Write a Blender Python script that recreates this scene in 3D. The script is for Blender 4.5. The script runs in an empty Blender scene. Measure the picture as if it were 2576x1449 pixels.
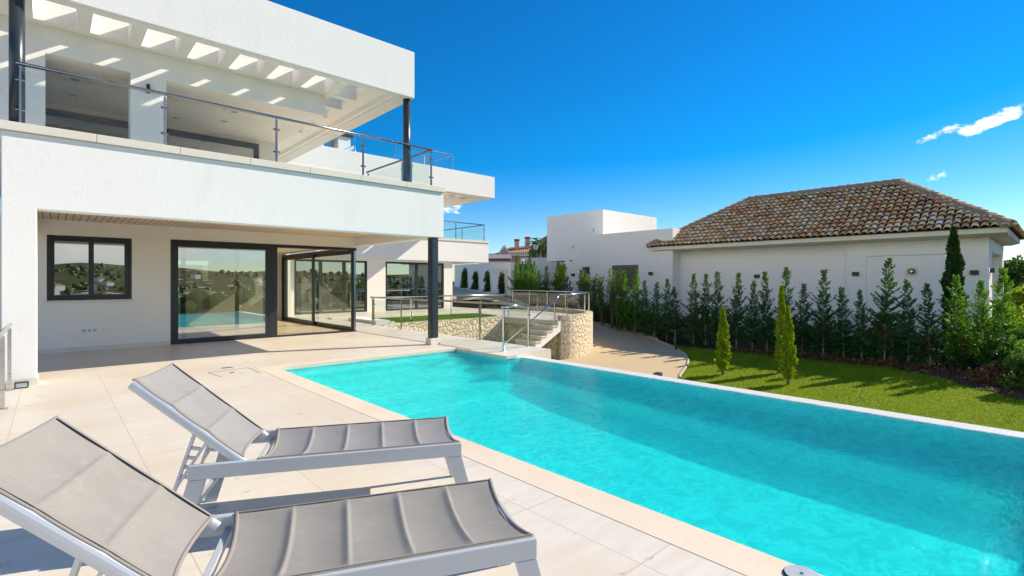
import bpy, math, random
import numpy as np
from math import radians, sin, cos, pi, sqrt, atan2, floor

sc = bpy.context.scene
COL = sc.collection

# ------------------------------------------------------------------ camera
YAW = math.atan2(.7373, .6756)
EYE = 1.55
cam_d = bpy.data.cameras.new('camera'); cam = bpy.data.objects.new('camera', cam_d); COL.objects.link(cam)
cam.location = (0, 0, EYE); cam.rotation_euler = (radians(90), 0, YAW - radians(90))
cam_d.sensor_width = 36; cam_d.lens = 36 * 1267 / 2576
cam_d.shift_y = -16.5 / 2576
cam_d.clip_start = .05; cam_d.clip_end = 20000
sc.camera = cam

# ------------------------------------------------------------------ light
SUN = np.array([3.6, -1.39, 2.63]); SUN /= np.linalg.norm(SUN)
SUN_EL = math.asin(SUN[2]); SUN_ROT = math.atan2(SUN[0], SUN[1])
sd = bpy.data.lights.new('sun', 'SUN'); sun = bpy.data.objects.new('sun', sd); COL.objects.link(sun)
sd.energy = 4.5; sd.angle = radians(.5); sd.color = (1, .925, .80)
sun.rotation_euler = (radians(90) - SUN_EL, 0, math.atan2(SUN[0], -SUN[1]))
sc.view_settings.view_transform = 'Standard'; sc.view_settings.look = 'None'
sc.view_settings.gamma = 1; sc.view_settings.exposure = .70
sc.view_settings.use_white_balance = True; sc.view_settings.white_balance_temperature = 7000; sc.view_settings.white_balance_tint = 10
sc.cycles.max_bounces = 10; sc.cycles.transparent_max_bounces = 24; sc.cycles.glossy_bounces = 5
sc.cycles.caustics_reflective = False; sc.cycles.caustics_refractive = True
sc.cycles.sample_clamp_indirect = 6

# ------------------------------------------------------------------ node helper
class G:
    def __init__(s, tree):
        s.t = tree; s.n = tree.nodes; s.l = tree.links
    def put(s, sock, v):
        if v is None: return
        if hasattr(v, 'is_output'): s.l.new(v, sock)
        else:
            if sock.type == 'RGBA' and hasattr(v, '__len__') and len(v) == 3: v = (*v, 1)
            sock.default_value = v
    def node(s, typ, ins=None, **kw):
        n = s.n.new('ShaderNode' + typ)
        for k, v in kw.items(): setattr(n, k, v)
        for k, v in (ins or {}).items(): s.put(n.inputs[k], v)
        return n
    def m(s, op, a, b=None, c=None, clamp=False):
        n = s.n.new('ShaderNodeMath'); n.operation = op; n.use_clamp = clamp
        for i, v in enumerate((a, b, c)): s.put(n.inputs[i], v)
        return n.outputs[0]
    def mixc(s, f, a, b, bt='MIX'):
        n = s.n.new('ShaderNodeMix'); n.data_type = 'RGBA'; n.blend_type = bt
        s.put(n.inputs[0], f); s.put(n.inputs[6], a); s.put(n.inputs[7], b)
        return n.outputs[2]
    def noise(s, vec, scale, detail=3, rough=.5, out=0):
        n = s.node('TexNoise', {'Vector': vec, 'Scale': scale, 'Detail': detail, 'Roughness': rough}); return n.outputs[out]
    def ramp(s, fac, stops, interp='LINEAR'):
        n = s.n.new('ShaderNodeValToRGB'); n.color_ramp.interpolation = interp
        e = n.color_ramp.elements
        while len(e) < len(stops): e.new(.5)
        for x, (p, c) in zip(e, stops):
            x.position = p; x.color = (*c, 1) if hasattr(c, '__len__') else (c, c, c, 1)
        s.put(n.inputs[0], fac); return n.outputs[0]
    def rng(s, v, a, b, c=0., d=1., smooth=True):
        n = s.n.new('ShaderNodeMapRange'); n.interpolation_type = 'SMOOTHSTEP' if smooth else 'LINEAR'
        for i, x in enumerate((v, a, b, c, d)): s.put(n.inputs[i], x)
        return n.outputs[0]
    def pos(s): return s.n.new('ShaderNodeNewGeometry').outputs['Position']
    def obj(s): return s.n.new('ShaderNodeTexCoord').outputs['Object']
    def xyz(s, v): return s.node('SeparateXYZ', {0: v}).outputs
    def vec(s, x, y, z):
        n = s.n.new('ShaderNodeCombineXYZ')
        for i, v in enumerate((x, y, z)): s.put(n.inputs[i], v)
        return n.outputs[0]
    def scale(s, v, xyz):
        n = s.n.new('ShaderNodeVectorMath'); n.operation = 'MULTIPLY'; s.put(n.inputs[0], v); s.put(n.inputs[1], xyz); return n.outputs[0]
    def dot(s, v, w):
        n = s.n.new('ShaderNodeVectorMath'); n.operation = 'DOT_PRODUCT'; s.put(n.inputs[0], v); s.put(n.inputs[1], w); return n.outputs['Value']
    def schlick(s, f0, normal=None):
        ge = s.n.new('ShaderNodeNewGeometry')
        c = s.m('ABSOLUTE', s.dot(ge.outputs['Incoming'], normal if normal is not None else ge.outputs['Normal']))
        return s.m('ADD', s.m('MULTIPLY', s.m('POWER', s.m('SUBTRACT', 1., c, clamp=True), 5.), 1 - f0), f0, clamp=True)
    def bump(s, h, strength=.3, dist=.02, normal=None):
        n = s.node('Bump', {'Strength': strength, 'Distance': dist, 'Height': h})
        if normal is not None: s.put(n.inputs['Normal'], normal)
        return n.outputs[0]

MATS = {}
def newmat(name):
    m = bpy.data.materials.new(name); m.use_nodes = True; g = G(m.node_tree)
    b = g.n.get('Principled BSDF'); out = g.n.get('Material Output'); MATS[name] = m
    return m, g, b, out
def pset(g, b, **kw):
    for k, v in kw.items(): g.put(b.inputs[{'color': 'Base Color', 'rough': 'Roughness', 'metal': 'Metallic', 'normal': 'Normal', 'spec': 'Specular IOR Level', 'coat': 'Coat Weight'}[k]], v)
def simple(name, color, rough=.5, metal=0., var=.0, vscale=3., bump=0., bscale=60., bdist=.004, spec=.5):
    m, g, b, o = newmat(name)
    v = g.obj()
    c = color
    if var:
        n = g.noise(v, vscale, 5, .6)
        c = g.mixc(n, tuple(x * (1 - var) for x in color), tuple(min(1, x * (1 + var)) for x in color))
    pset(g, b, color=c, rough=rough, metal=metal, spec=spec)
    if bump: pset(g, b, normal=g.bump(g.noise(v, bscale, 4, .6), bump, bdist))
    return m

# ------------------------------------------------------------------ world
w = bpy.data.worlds.new('World'); sc.world = w; w.use_nodes = True
g = G(w.node_tree); bg = g.n['Background']
sky = g.n.new('ShaderNodeTexSky'); sky.sky_type = 'NISHITA'; sky.sun_disc = False
sky.sun_elevation = SUN_EL; sky.sun_rotation = SUN_ROT; sky.altitude = 200
sky.air_density = 1.0; sky.dust_density = .1; sky.ozone_density = 3.6
hs = g.node('HueSaturation', {'Hue': .506, 'Saturation': 1.56, 'Value': .95, 'Color': sky.outputs[0]})
d = g.n.new('ShaderNodeTexCoord').outputs['Generated']
def nrm(v): v = np.array(v, float); return v / np.linalg.norm(v)
def pdir(px, py):
    a = (px - 1288) / 1267
    return nrm((.7373 * a + .6756, -.6756 * a + .7373, (708 - py) / 1267))
wd = g.noise(d, 9, 6, .62, 1)
wx = g.xyz(wd)
cl = None
warp = g.node('VectorMath', {0: d, 1: g.scale(g.vec(g.m('SUBTRACT', wx[0], .5), g.m('SUBTRACT', wx[1], .5), g.m('SUBTRACT', wx[2], .5)), (.06, .06, .05))}, operation='ADD').outputs[0]
for (px, py, la, lb, tilt, amt) in [(2505, 303, .048, .0125, 20, 1.), (2560, 285, .020, .010, 30, 1.), (2385, 342, .042, .010, 16, .75), (2345, 456, .030, .007, 5, .4), (1136, 526, .032, .016, 0, .7), (1150, 640, .06, .014, 0, .7)]:
    c = pdir(px, py); t1 = nrm(np.cross((0, 0, 1), c)) * -1; t2 = nrm(np.cross(c, t1))
    if t2[2] < 0: t2 = -t2
    ca, sa = cos(radians(tilt)), sin(radians(tilt)); e1 = t1 * ca + t2 * sa; e2 = t2 * ca - t1 * sa
    x = g.m('DIVIDE', g.dot(warp, tuple(e1)), la); y = g.m('DIVIDE', g.dot(warp, tuple(e2)), lb)
    y = g.m('SUBTRACT', y, float(np.dot(c, e2) / lb)); x = g.m('SUBTRACT', x, float(np.dot(c, e1) / la))
    r2 = g.m('ADD', g.m('MULTIPLY', x, x), g.m('MULTIPLY', y, y))
    f = g.m('MULTIPLY', g.rng(r2, 0., 1.1, 1., 0.), g.rng(g.dot(d, tuple(c)), .9, .95))
    f = g.m('MULTIPLY', f, amt)
    cl = f if cl is None else g.m('MAXIMUM', cl, f)
    near = g.rng(r2, 2.2, .8); near = g.m('MULTIPLY', near, g.rng(g.dot(d, tuple(c)), .9, .95))
    amask = near if (px, py) == (2505, 303) else g.m('MAXIMUM', amask, near)
cn = g.noise(g.scale(d, (1, 1, 1.6)), 46, 9, .68)
cl = g.rng(g.m('ADD', cl, g.m('MULTIPLY', g.m('SUBTRACT', cn, .52), 3.2)), .25, 1.25)
cl = g.m('MULTIPLY', cl, amask)
# cloud banks in the other half of the sky, mirrored by the window panes and shaped as fill light
dx = g.xyz(d)
bank = g.m('MULTIPLY', g.rng(g.dot(d, (.6756, .7373, 0.)), -.08, -.42), g.m('MULTIPLY', g.rng(dx[2], .0, .05), g.rng(dx[2], .62, .30)))
bank = g.m('MULTIPLY', bank, g.rng(g.noise(g.scale(d, (1, 1, 3.2)), 3.4, 8, .6), .45, .66))
cl = g.m('MAXIMUM', cl, bank)
cshade = g.mixc(g.noise(g.scale(d, (1, 1, 3)), 6, 5, .6), (3.6, 3.9, 4.5), (8.2, 8.1, 7.9))
cshade = g.mixc(g.rng(dx[0], -.05, -.55), cshade, (27., 25.8, 23.6))  # one side of the bank made overbright, added fill for shaded walls
cshade = g.mixc(g.rng(g.dot(d, (.6756, .7373, 0.)), -.1, .1), cshade, (9., 9., 9.))
lowsky = g.mixc(g.rng(g.xyz(d)[2], .0, .28), (.74, .85, .97), (1, 1, 1))
clear = g.mixc(1., hs.outputs[0], lowsky, 'MULTIPLY')
colr = g.mixc(cl, clear, cshade)
g.l.new(colr, bg.inputs[0]); bg.inputs[1].default_value = .11

# ------------------------------------------------------------------ mesh helpers
def world_loc(o):
    v = np.zeros(3)
    while o is not None: v += np.array(o.location); o = o.parent
    return v
class MB:
    def __init__(s): s.v = []; s.f = []
    def add(s, vs, fs):
        n = len(s.v); s.v += [tuple(map(float, x)) for x in vs]; s.f += [tuple(i + n for i in f) for f in fs]; return s
    def box(s, x0, x1, y0, y1, z0, z1):
        v = [(x, y, z) for z in (z0, z1) for y in (y0, y1) for x in (x0, x1)]
        return s.add(v, [(0, 2, 3, 1), (4, 5, 7, 6), (0, 1, 5, 4), (2, 6, 7, 3), (0, 4, 6, 2), (1, 3, 7, 5)])
    def obox(s, c, ax, ay, az):
        c, ax, ay, az = map(lambda q: np.array(q, float), (c, ax, ay, az))
        v = [c + i * ax + j * ay + k * az for k in (-.5, .5) for j in (-.5, .5) for i in (-.5, .5)]
        return s.add(v, [(0, 2, 3, 1), (4, 5, 7, 6), (0, 1, 5, 4), (2, 6, 7, 3), (0, 4, 6, 2), (1, 3, 7, 5)])
    def beam(s, p, q, wid, hei, up=(0, 0, 1)):
        p, q = np.array(p, float), np.array(q, float); d = q - p; dn = d / np.linalg.norm(d)
        sd_ = np.cross(dn, up); sd_ /= np.linalg.norm(sd_); u = np.cross(sd_, dn)
        return s.obox((p + q) / 2, d, sd_ * wid, u * hei)
    def tube(s, pts, r, n=8, cap=True):
        pts = [np.array(p, float) for p in pts]; rs = r if hasattr(r, '__len__') else [r] * len(pts)
        vs = []; fs = []; ref = None
        for i, p in enumerate(pts):
            a = pts[max(i - 1, 0)]; b = pts[min(i + 1, len(pts) - 1)]; t = b - a; t /= np.linalg.norm(t)
            if ref is None: ref = np.cross(t, (0, 0, 1) if abs(t[2]) < .9 else (1, 0, 0))
            x = ref - t * np.dot(ref, t); x /= np.linalg.norm(x); ref = x; y = np.cross(t, x)
            vs += [p + rs[i] * (cos(2 * pi * k / n) * x + sin(2 * pi * k / n) * y) for k in range(n)]
        for i in range(len(pts) - 1):
            for k in range(n):
                a = i * n + k; b = i * n + (k + 1) % n; fs.append((a, b, b + n, a + n))
        if cap: fs += [tuple(range(n))[::-1], tuple(range((len(pts) - 1) * n, len(pts) * n))]
        return s.add(vs, fs)
    def cyl(s, c, r, z0, z1, n=24): return s.tube([(c[0], c[1], z0), (c[0], c[1], z1)], r, n)
    def prism(s, poly, z0, z1):
        n = len(poly); v = [(x, y, z0) for x, y in poly] + [(x, y, z1) for x, y in poly]
        f = [tuple(range(n))[::-1], tuple(range(n, 2 * n))] + [(i, (i + 1) % n, (i + 1) % n + n, i + n) for i in range(n)]
        return s.add(v, f)
    def extrude(s, poly3, d):
        n = len(poly3); d = np.array(d, float); v = [np.array(p, float) for p in poly3]; v = v + [p + d for p in v]
        f = [tuple(range(n))[::-1], tuple(range(n, 2 * n))] + [(i, (i + 1) % n, (i + 1) % n + n, i + n) for i in range(n)]
        return s.add(v, f)
    def wall(s, path, thick, z0, z1):
        p = [np.array(q, float) for q in path]; L = []; R = []
        for i in range(len(p)):
            t = p[min(i + 1, len(p) - 1)] - p[max(i - 1, 0)]; t /= np.linalg.norm(t); nn = np.array((-t[1], t[0])) * thick
            L.append(p[i]); R.append(p[i] + nn)
        m = len(p); v = []
        for z in (z0, z1):
            for q in L + R: v.append((q[0], q[1], z))
        f = []
        for i in range(m - 1):
            f += [(i, i + 1, i + 1 + 2 * m, i + 2 * m), (m + i + 1, m + i, m + i + 2 * m, m + i + 1 + 2 * m), (i + 2 * m, i + 1 + 2 * m, m + i + 1 + 2 * m, m + i + 2 * m), (i + 1, i, m + i, m + i + 1)]
        f += [(0, 2 * m, 3 * m, m), (m - 1, 2 * m - 1, 4 * m - 1, 3 * m - 1)]
        return s.add(v, f)
    def build(s, name, mat, parent=None, smooth=False, bevel=0., local=False):
        off = np.zeros(3) if (local or parent is None) else world_loc(parent)
        me = bpy.data.meshes.new(name); v = np.array(s.v) - off
        me.from_pydata([tuple(x) for x in v], [], s.f); me.validate()
        o = bpy.data.objects.new(name, me); COL.objects.link(o); me.materials.append(MATS[mat])
        if smooth: me.polygons.foreach_set('use_smooth', [True] * len(me.polygons))
        if parent is not None: o.parent = parent
        import bmesh
        bm = bmesh.new(); bm.from_mesh(me); bmesh.ops.recalc_face_normals(bm, faces=bm.faces); bm.to_mesh(me); bm.free()
        if bevel:
            b = o.modifiers.new('bevel', 'BEVEL'); b.width = bevel; b.segments = 2; b.limit_method = 'ANGLE'
        if smooth == 'auto':
            pass
        return o
def npmesh(name, V, F, mat, parent=None, smooth=False):
    """V (n,3) local, F (m,3|4) index array"""
    me = bpy.data.meshes.new(name); k = F.shape[1]
    me.vertices.add(len(V)); me.vertices.foreach_set('co', np.asarray(V, np.float32).ravel())
    me.loops.add(F.size); me.loops.foreach_set('vertex_index', F.astype(np.int32).ravel())
    me.polygons.add(len(F)); me.polygons.foreach_set('loop_start', np.arange(0, F.size, k, dtype=np.int32))
    try: me.polygons.foreach_set('loop_total', np.full(len(F), k, np.int32))
    except Exception: pass
    me.update(calc_edges=True); me.validate()
    if smooth: me.polygons.foreach_set('use_smooth', [True] * len(me.polygons))
    me.materials.append(MATS[mat]); o = bpy.data.objects.new(name, me); COL.objects.link(o)
    if parent is not None: o.parent = parent
    return o
def tag(o, label=None, cat=None, group=None, kind=None):
    if label: o['label'] = label
    if cat: o['category'] = cat
    if group: o['group'] = group
    if kind: o['kind'] = kind
    return o
def thing(name, label, cat, loc=(0, 0, 0), group=None, rotz=0.):
    o = bpy.data.objects.new(name, None); COL.objects.link(o); o.location = loc; o.rotation_euler = (0, 0, rotz)
    o.empty_display_size = .3
    return tag(o, label, cat, group)
def copy_tree(o, parent=None):
    c = o.copy(); COL.objects.link(c)
    if parent is not None: c.parent = parent
    for ch in [x for x in bpy.data.objects if x.parent == o]: copy_tree(ch, c)
    return c

# ------------------------------------------------------------------ a point of the place along a sight line
def ray(px, py): 
    a = (px - 1288) / 1267
    return np.array((.7373 * a + .6756, -.6756 * a + .7373, (708 - py) / 1267))
EY = np.array((0, 0, EYE))
def on_u(px, py, u): r = ray(px, py); return EY + r * (u / r[0])
def on_v(px, py, v): r = ray(px, py); return EY + r * (v / r[1])
def on_d(px, py, dd): return EY + ray(px, py) * dd
def sstep(x, a, b):
    t = np.clip((np.asarray(x, float) - a) / (b - a), 0, 1); return t * t * (3 - 2 * t)
def ground(u, v):
    u = np.asarray(u, float); v = np.asarray(v, float)
    z = -1.85 + .05 * np.clip(u - 11, 0, 11)
    z = z + sstep(u, 14.5, 19.5) * (1.87 * sstep(v, 12.5, 24.5) + .028 * np.clip(v - 24, 0, 30))
    z = z - 14 * sstep(-v, 10, 140) - 6 * sstep(-v, 140, 400) - 8 * sstep(-u, 20, 200)
    rr = np.hypot(u, v)
    back = sstep(-v / np.maximum(rr, 1), .15, .5)
    z = z + back * sstep(rr, 420, 1500) * (46 + 13 * np.sin(u * .0045 + 1) + 6 * np.sin(u * .013 + v * .004) + 3 * np.sin(u * .034))
    return z
def on_ground(px, py, lift=0.):
    r = ray(px, py); t = 2.
    for _ in range(4000):
        p = EY + r * t
        if p[2] <= ground(p[0], p[1]) + lift: break
        t += .02
    return p
# ------------------------------------------------------------------ materials
def stucco(name, col, var=.03, rough=.85):
    m, g, b, o = newmat(name); p = g.pos()
    n = g.noise(p, .9, 5, .6); n2 = g.noise(g.scale(p, (2.2, 2.2, .35)), 1.2, 4, .6)
    c = g.mixc(n, tuple(x * (1 - var) for x in col), tuple(min(.9, x * (1 + var * .6)) for x in col))
    c = g.mixc(g.m('MULTIPLY', g.rng(n2, .52, .78), .17), c, tuple(x * .72 for x in col))
    h = g.m('ADD', g.noise(p, 45, 5, .65), g.m('MULTIPLY', g.noise(p, 9, 3, .5), .8))
    pset(g, b, color=c, rough=rough, normal=g.bump(h, .32, .008), spec=.25); return m
stucco('white_stucco', (.78, .77, .75))
stucco('warm_stucco', (.82, .775, .70))
stucco('soffit_paint', (.84, .82, .785), .02)
stucco('neighbour_stucco', (.83, .79, .73))
stucco('cream_trim', (.76, .72, .60), .02)
stucco('interior_paint', (.78, .72, .66), .02)
stucco('pink_stucco', (.62, .32, .28), .05)
stucco('white_gatewall', (.74, .74, .73), .05)

def slabs(name, cols, size, u0, v0, joint=.0035, jcol=(.50, .42, .33), rough=.42, streak=1.):
    m, g, b, o = newmat(name); p = g.pos(); x = g.xyz(p)
    fu = g.m('DIVIDE', g.m('SUBTRACT', x[0], u0), size[0]); fv = g.m('DIVIDE', g.m('SUBTRACT', x[1], v0), size[1])
    ju = g.m('ABSOLUTE', g.m('SUBTRACT', g.m('FRACT', fu), .5)); jv = g.m('ABSOLUTE', g.m('SUBTRACT', g.m('FRACT', fv), .5))
    mk = g.m('MAXIMUM', g.m('GREATER_THAN', ju, .5 - joint / size[0]), g.m('GREATER_THAN', jv, .5 - joint / size[1]))
    wn = g.node('TexWhiteNoise', {'Vector': g.vec(g.m('FLOOR', fu), g.m('FLOOR', fv), 3.)}, noise_dimensions='3D').outputs[0]
    st = g.noise(g.node('VectorMath', {0: g.scale(p, (.9, 7., 1)), 1: g.vec(g.m('MULTIPLY', wn, 40.), 0., 0.)}, operation='ADD').outputs[0], 1.6, 6, .62)
    cl = g.noise(p, .55, 4, .55)
    c = g.mixc(g.rng(st, .35, .72), cols[0], cols[1]); c = g.mixc(g.m('MULTIPLY', g.rng(cl, .42, .62), .9), c, cols[2])
    c = g.mixc(.28, c, g.ramp(wn, [(0, cols[1]), (1, cols[0])]))
    stain = g.m('MULTIPLY', g.rng(g.noise(g.scale(p, (1, 2.6, 1)), 3.1, 7, .68), .625, .67), .75 * streak)
    c = g.mixc(stain, c, (.42, .31, .19))
    c = g.mixc(mk, c, jcol)
    h = g.m('SUBTRACT', g.noise(p, 120, 3, .5), g.m('MULTIPLY', mk, 3.))
    pset(g, b, color=c, rough=rough, normal=g.bump(h, .12, .003), spec=.4); return m
slabs('terrace_stone', ((.70, .65, .57), (.62, .555, .455), (.63, .53, .41)), (.9, .9), .59, 2.46)
slabs('court_stone', ((.64, .58, .49), (.59, .52, .42), (.62, .54, .43)), (.9, .9), .59, 2.46, streak=.3)
def grainy(name, c0, c1, c2, scale=220., rough=.75, bd=.004, stain=.5):
    m, g, b, o = newmat(name); p = g.pos(); n = g.noise(p, scale, 2, .6); n2 = g.noise(p, 1.1, 5, .6)
    c = g.mixc(g.rng(n, .3, .7), c0, c1); c = g.mixc(g.m('MULTIPLY', g.rng(n2, .45, .75), stain), c, c2)
    pset(g, b, color=c, rough=rough, normal=g.bump(n, .35, bd), spec=.3); return m
grainy('coping_stone', (.64, .54, .42), (.71, .62, .50), (.62, .46, .31), 130., .7, .005)
grainy('cap_stone', (.66, .61, .52), (.70, .66, .58), (.62, .56, .46), 90., .7, .002)
grainy('exposed_aggregate', (.40, .30, .17), (.64, .51, .33), (.60, .43, .20), 70., .85, .006, .55)
grainy('kerb_concrete', (.38, .33, .27), (.46, .41, .34), (.33, .28, .22), 60., .85)
grainy('white_pebble', (.55, .56, .58), (.82, .83, .85), (.6, .6, .62), 40., .6)
grainy('soil', (.05, .035, .025), (.11, .075, .05), (.16, .08, .045), 25., .95, .02, .8)

m, g, b, o = newmat('wood_planks'); p = g.pos(); x = g.xyz(p)
fu = g.m('DIVIDE', x[0], .118); ju = g.m('GREATER_THAN', g.m('ABSOLUTE', g.m('SUBTRACT', g.m('FRACT', fu), .5)), .44)
wn = g.node('TexWhiteNoise', {'W': g.m('FLOOR', fu)}, noise_dimensions='1D').outputs[0]
gr = g.noise(g.node('VectorMath', {0: g.scale(p, (30, 1.2, 1)), 1: g.vec(0., g.m('MULTIPLY', wn, 20.), 0.)}, operation='ADD').outputs[0], 1.5, 5, .6)
c = g.mixc(gr, (.66, .50, .36), (.74, .60, .46)); c = g.mixc(g.m('MULTIPLY', wn, .3), c, (.60, .44, .30)); c = g.mixc(ju, c, (.10, .05, .03))
pset(g, b, color=c, rough=.55, normal=g.bump(g.m('MULTIPLY', ju, -1.), .6, .01))

m, g, b, o = newmat('wood_floor'); p = g.pos(); x = g.xyz(p)
fu = g.m('DIVIDE', x[1], .9); ju = g.m('GREATER_THAN', g.m('ABSOLUTE', g.m('SUBTRACT', g.m('FRACT', fu), .5)), .49)
c = g.mixc(g.noise(g.scale(p, (1, 9, 1)), 1.6, 5, .6), (.60, .44, .27), (.70, .54, .36)); c = g.mixc(ju, c, (.3, .2, .12))
pset(g, b, color=c, rough=.35)

simple('anthracite', (.018, .020, .024), .38, .0, .12, 8.)
simple('column_paint', (.035, .047, .060), .32, .3, .1, 6.)
simple('steel', (.62, .61, .59), .16, 1., .12, 20.)
simple('steel_dark', (.30, .31, .33), .2, 1., .12, 20.)
simple('black_plastic', (.012, .012, .014), .4)
simple('white_plastic', (.78, .76, .70), .4)
simple('brass', (.55, .40, .14), .25, 1.)
simple('shutter', (.022, .019, .021), .5)
simple('red_brown', (.20, .07, .05), .7, 0, .2)
simple('counter_dark', (.05, .045, .04), .25)
simple('lounger_metal', (.50, .525, .545), .45, .2, .04, 10.)
simple('lounger_frame', (.60, .63, .655), .34, .3, .04, 10.)
simple('drain_grey', (.36, .40, .43), .55, 0., .25, 9., .15, 80.)
simple('trim_seam', (.25, .22, .20), .85)

def glassmat(name, tint, ior, base, refl=(1, 1, 1)):
    m, g, b, o = newmat(name); g.n.remove(b)
    f = g.schlick(base)
    t = g.node('BsdfTransparent', {'Color': tint}).outputs[0]; gl = g.node('BsdfGlossy', {'Color': refl, 'Roughness': 0.}).outputs[0]
    mx = g.node('MixShader', {0: f, 1: t, 2: gl}).outputs[0]; g.l.new(mx, o.inputs[0]); return m
glassmat('window_glass', (.50, .54, .46), 1.5, .46, (.95, .98, 1.))
glassmat('door_glass', (.84, .92, .85), 1.5, .10, (.95, 1., 1.))
glassmat('rail_glass', (.90, .955, .925), 1.45, .045)

m, g, b, o = newmat('pool_tile'); p = g.pos()
x = g.xyz(p)
gr = None
for k in range(3):
    f = g.m('GREATER_THAN', g.m('ABSOLUTE', g.m('SUBTRACT', g.m('FRACT', g.m('DIVIDE', x[k], .05)), .5)), .46)
    gr = f if gr is None else g.m('MAXIMUM', gr, f)
c = g.mixc(g.noise(p, 30, 2, .5), (.46, .84, .84), (.56, .88, .88)); c = g.mixc(g.m('MULTIPLY', gr, .06), c, (.5, .6, .58))
pset(g, b, color=c, rough=.35)
simple('pool_step_tile', (.76, .86, .81), .35, 0, .06, 30.)
m, g, b, o = newmat('white_mosaic'); p = g.pos(); x = g.xyz(p); gr = None
for k in range(2):
    f = g.m('GREATER_THAN', g.m('ABSOLUTE', g.m('SUBTRACT', g.m('FRACT', g.m('DIVIDE', x[k], .05)), .5)), .45)
    gr = f if gr is None else g.m('MAXIMUM', gr, f)
c = g.mixc(g.noise(p, 25, 2, .5), (.70, .69, .66), (.77, .765, .745)); c = g.mixc(g.m('MULTIPLY', gr, .5), c, (.52, .5, .47))
pset(g, b, color=c, rough=.3)

m, g, b, o = newmat('pool_water'); g.n.remove(b); p = g.pos()
w1 = g.noise(g.node('VectorMath', {0: g.scale(p, (1., 2.2, 1)), 1: g.scale(g.noise(p, 1.3, 2, .5, 1), (.5, .5, 0))}, operation='ADD').outputs[0], 3.0, 4, .55)
w2 = g.noise(g.scale(p, (1.6, 3.2, 1)), 9., 3, .6)
nb = g.bump(g.m('ADD', w1, g.m('MULTIPLY', w2, .5)), .6, .05)
fr = g.schlick(.02, nb)
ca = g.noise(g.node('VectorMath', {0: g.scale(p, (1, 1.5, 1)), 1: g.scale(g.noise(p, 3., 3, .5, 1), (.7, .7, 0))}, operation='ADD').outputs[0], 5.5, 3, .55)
tcol = g.mixc(g.rng(g.m('ABSOLUTE', g.m('SUBTRACT', ca, .5)), .0, .11), (1, 1, 1), (.60, .76, .79))  # caustic light pattern put into the water tint
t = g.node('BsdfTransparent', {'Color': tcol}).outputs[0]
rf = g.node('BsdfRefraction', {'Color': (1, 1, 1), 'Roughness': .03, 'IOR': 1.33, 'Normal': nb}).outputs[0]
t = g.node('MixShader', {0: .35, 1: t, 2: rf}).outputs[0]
gl = g.node('BsdfGlossy', {'Color': (.9, .9, .9), 'Roughness': .04, 'Normal': nb}).outputs[0]
g.l.new(g.node('MixShader', {0: g.m('MULTIPLY', fr, .26), 1: t, 2: gl}).outputs[0], o.inputs[0])
va = g.node('VolumeAbsorption', {'Color': (.0, .992, .9915), 'Density': 5.0})
g.l.new(va.outputs[0], o.inputs[1])

def stone(name, light, dark, sc_=4.6, gap=.03):
    m, g, b, o = newmat(name); p = g.pos()
    pw = g.node('VectorMath', {0: p, 1: g.scale(g.noise(p, 5., 3, .5, 1), (.13, .13, .13))}, operation='ADD').outputs[0]
    ve = g.node('TexVoronoi', {'Vector': pw, 'Scale': sc_}, feature='DISTANCE_TO_EDGE').outputs[0]
    vc = g.node('TexVoronoi', {'Vector': pw, 'Scale': sc_}).outputs['Color']
    edge = g.rng(ve, .0, gap); n = g.noise(p, 14, 6, .65)
    c = g.mixc(g.noise(p, 3., 4, .6), light, tuple(x * .82 for x in light))
    c = g.mixc(.22, c, g.ramp(g.xyz(vc)[0], [(0, tuple(x * .7 for x in light)), (.5, light), (1, (light[0], light[1] * .88, light[2] * .72))]))
    c = g.mixc(edge, dark, c)
    n4 = g.noise(g.scale(p, (1, 1, .45)), 22, 4, .7)
    h = g.m('ADD', g.m('MULTIPLY', g.rng(ve, .0, .16), 1.1), g.m('ADD', g.m('MULTIPLY', n, .9), g.m('MULTIPLY', n4, .9)))
    pset(g, b, color=c, rough=.9, normal=g.bump(h, .85, .07), spec=.2); return m
stone('rubble_stone', (.87, .74, .54), (.62, .49, .32), 4.6, .012)

m, g, b, o = newmat('lawn_soil'); p = g.pos()
n = g.noise(p, .6, 4, .6); n2 = g.noise(p, 60, 4, .7); n3 = g.noise(p, 2.4, 5, .6)
c = g.mixc(n, (.19, .26, .003), (.25, .29, .004)); c = g.mixc(g.m('MULTIPLY', g.rng(n2, .35, .7), .6), c, (.07, .13, .003)); c = g.mixc(g.m('MULTIPLY', g.rng(n3, .56, .72), .5), c, (.19, .18, .02))
pset(g, b, color=c, rough=.9, normal=g.bump(n2, .8, .03), spec=.1)
def foliage(name, stops, trans=.25, rough=.55, patch=None):
    m, g, b, o = newmat(name)
    rn = g.n.new('ShaderNodeNewGeometry').outputs['Random Per Island']; oi = g.n.new('ShaderNodeObjectInfo').outputs['Random']
    f = g.m('ADD', g.m('MULTIPLY', rn, .75), g.m('MULTIPLY', oi, .25))
    c = g.ramp(f, stops)
    if patch is not None:
        pn = g.noise(g.pos(), .9, 5, .65); c = g.mixc(g.m('MULTIPLY', g.rng(pn, .42, .66), .8), c, patch)
        pn = g.noise(g.scale(g.pos(), (1, 1, .2)), 3.1, 4, .7); c = g.mixc(g.m('MULTIPLY', g.rng(pn, .55, .72), .5), c, tuple(q * .45 for q in patch))
    pset(g, b, color=c, rough=rough, spec=.3)
    tr = g.node('BsdfTranslucent', {'Color': g.mixc(.5, c, (.25, .45, .02), 'ADD')}).outputs[0]
    g.l.new(g.node('MixShader', {0: trans, 1: b.outputs[0], 2: tr}).outputs[0], o.inputs[0]); return m
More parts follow.
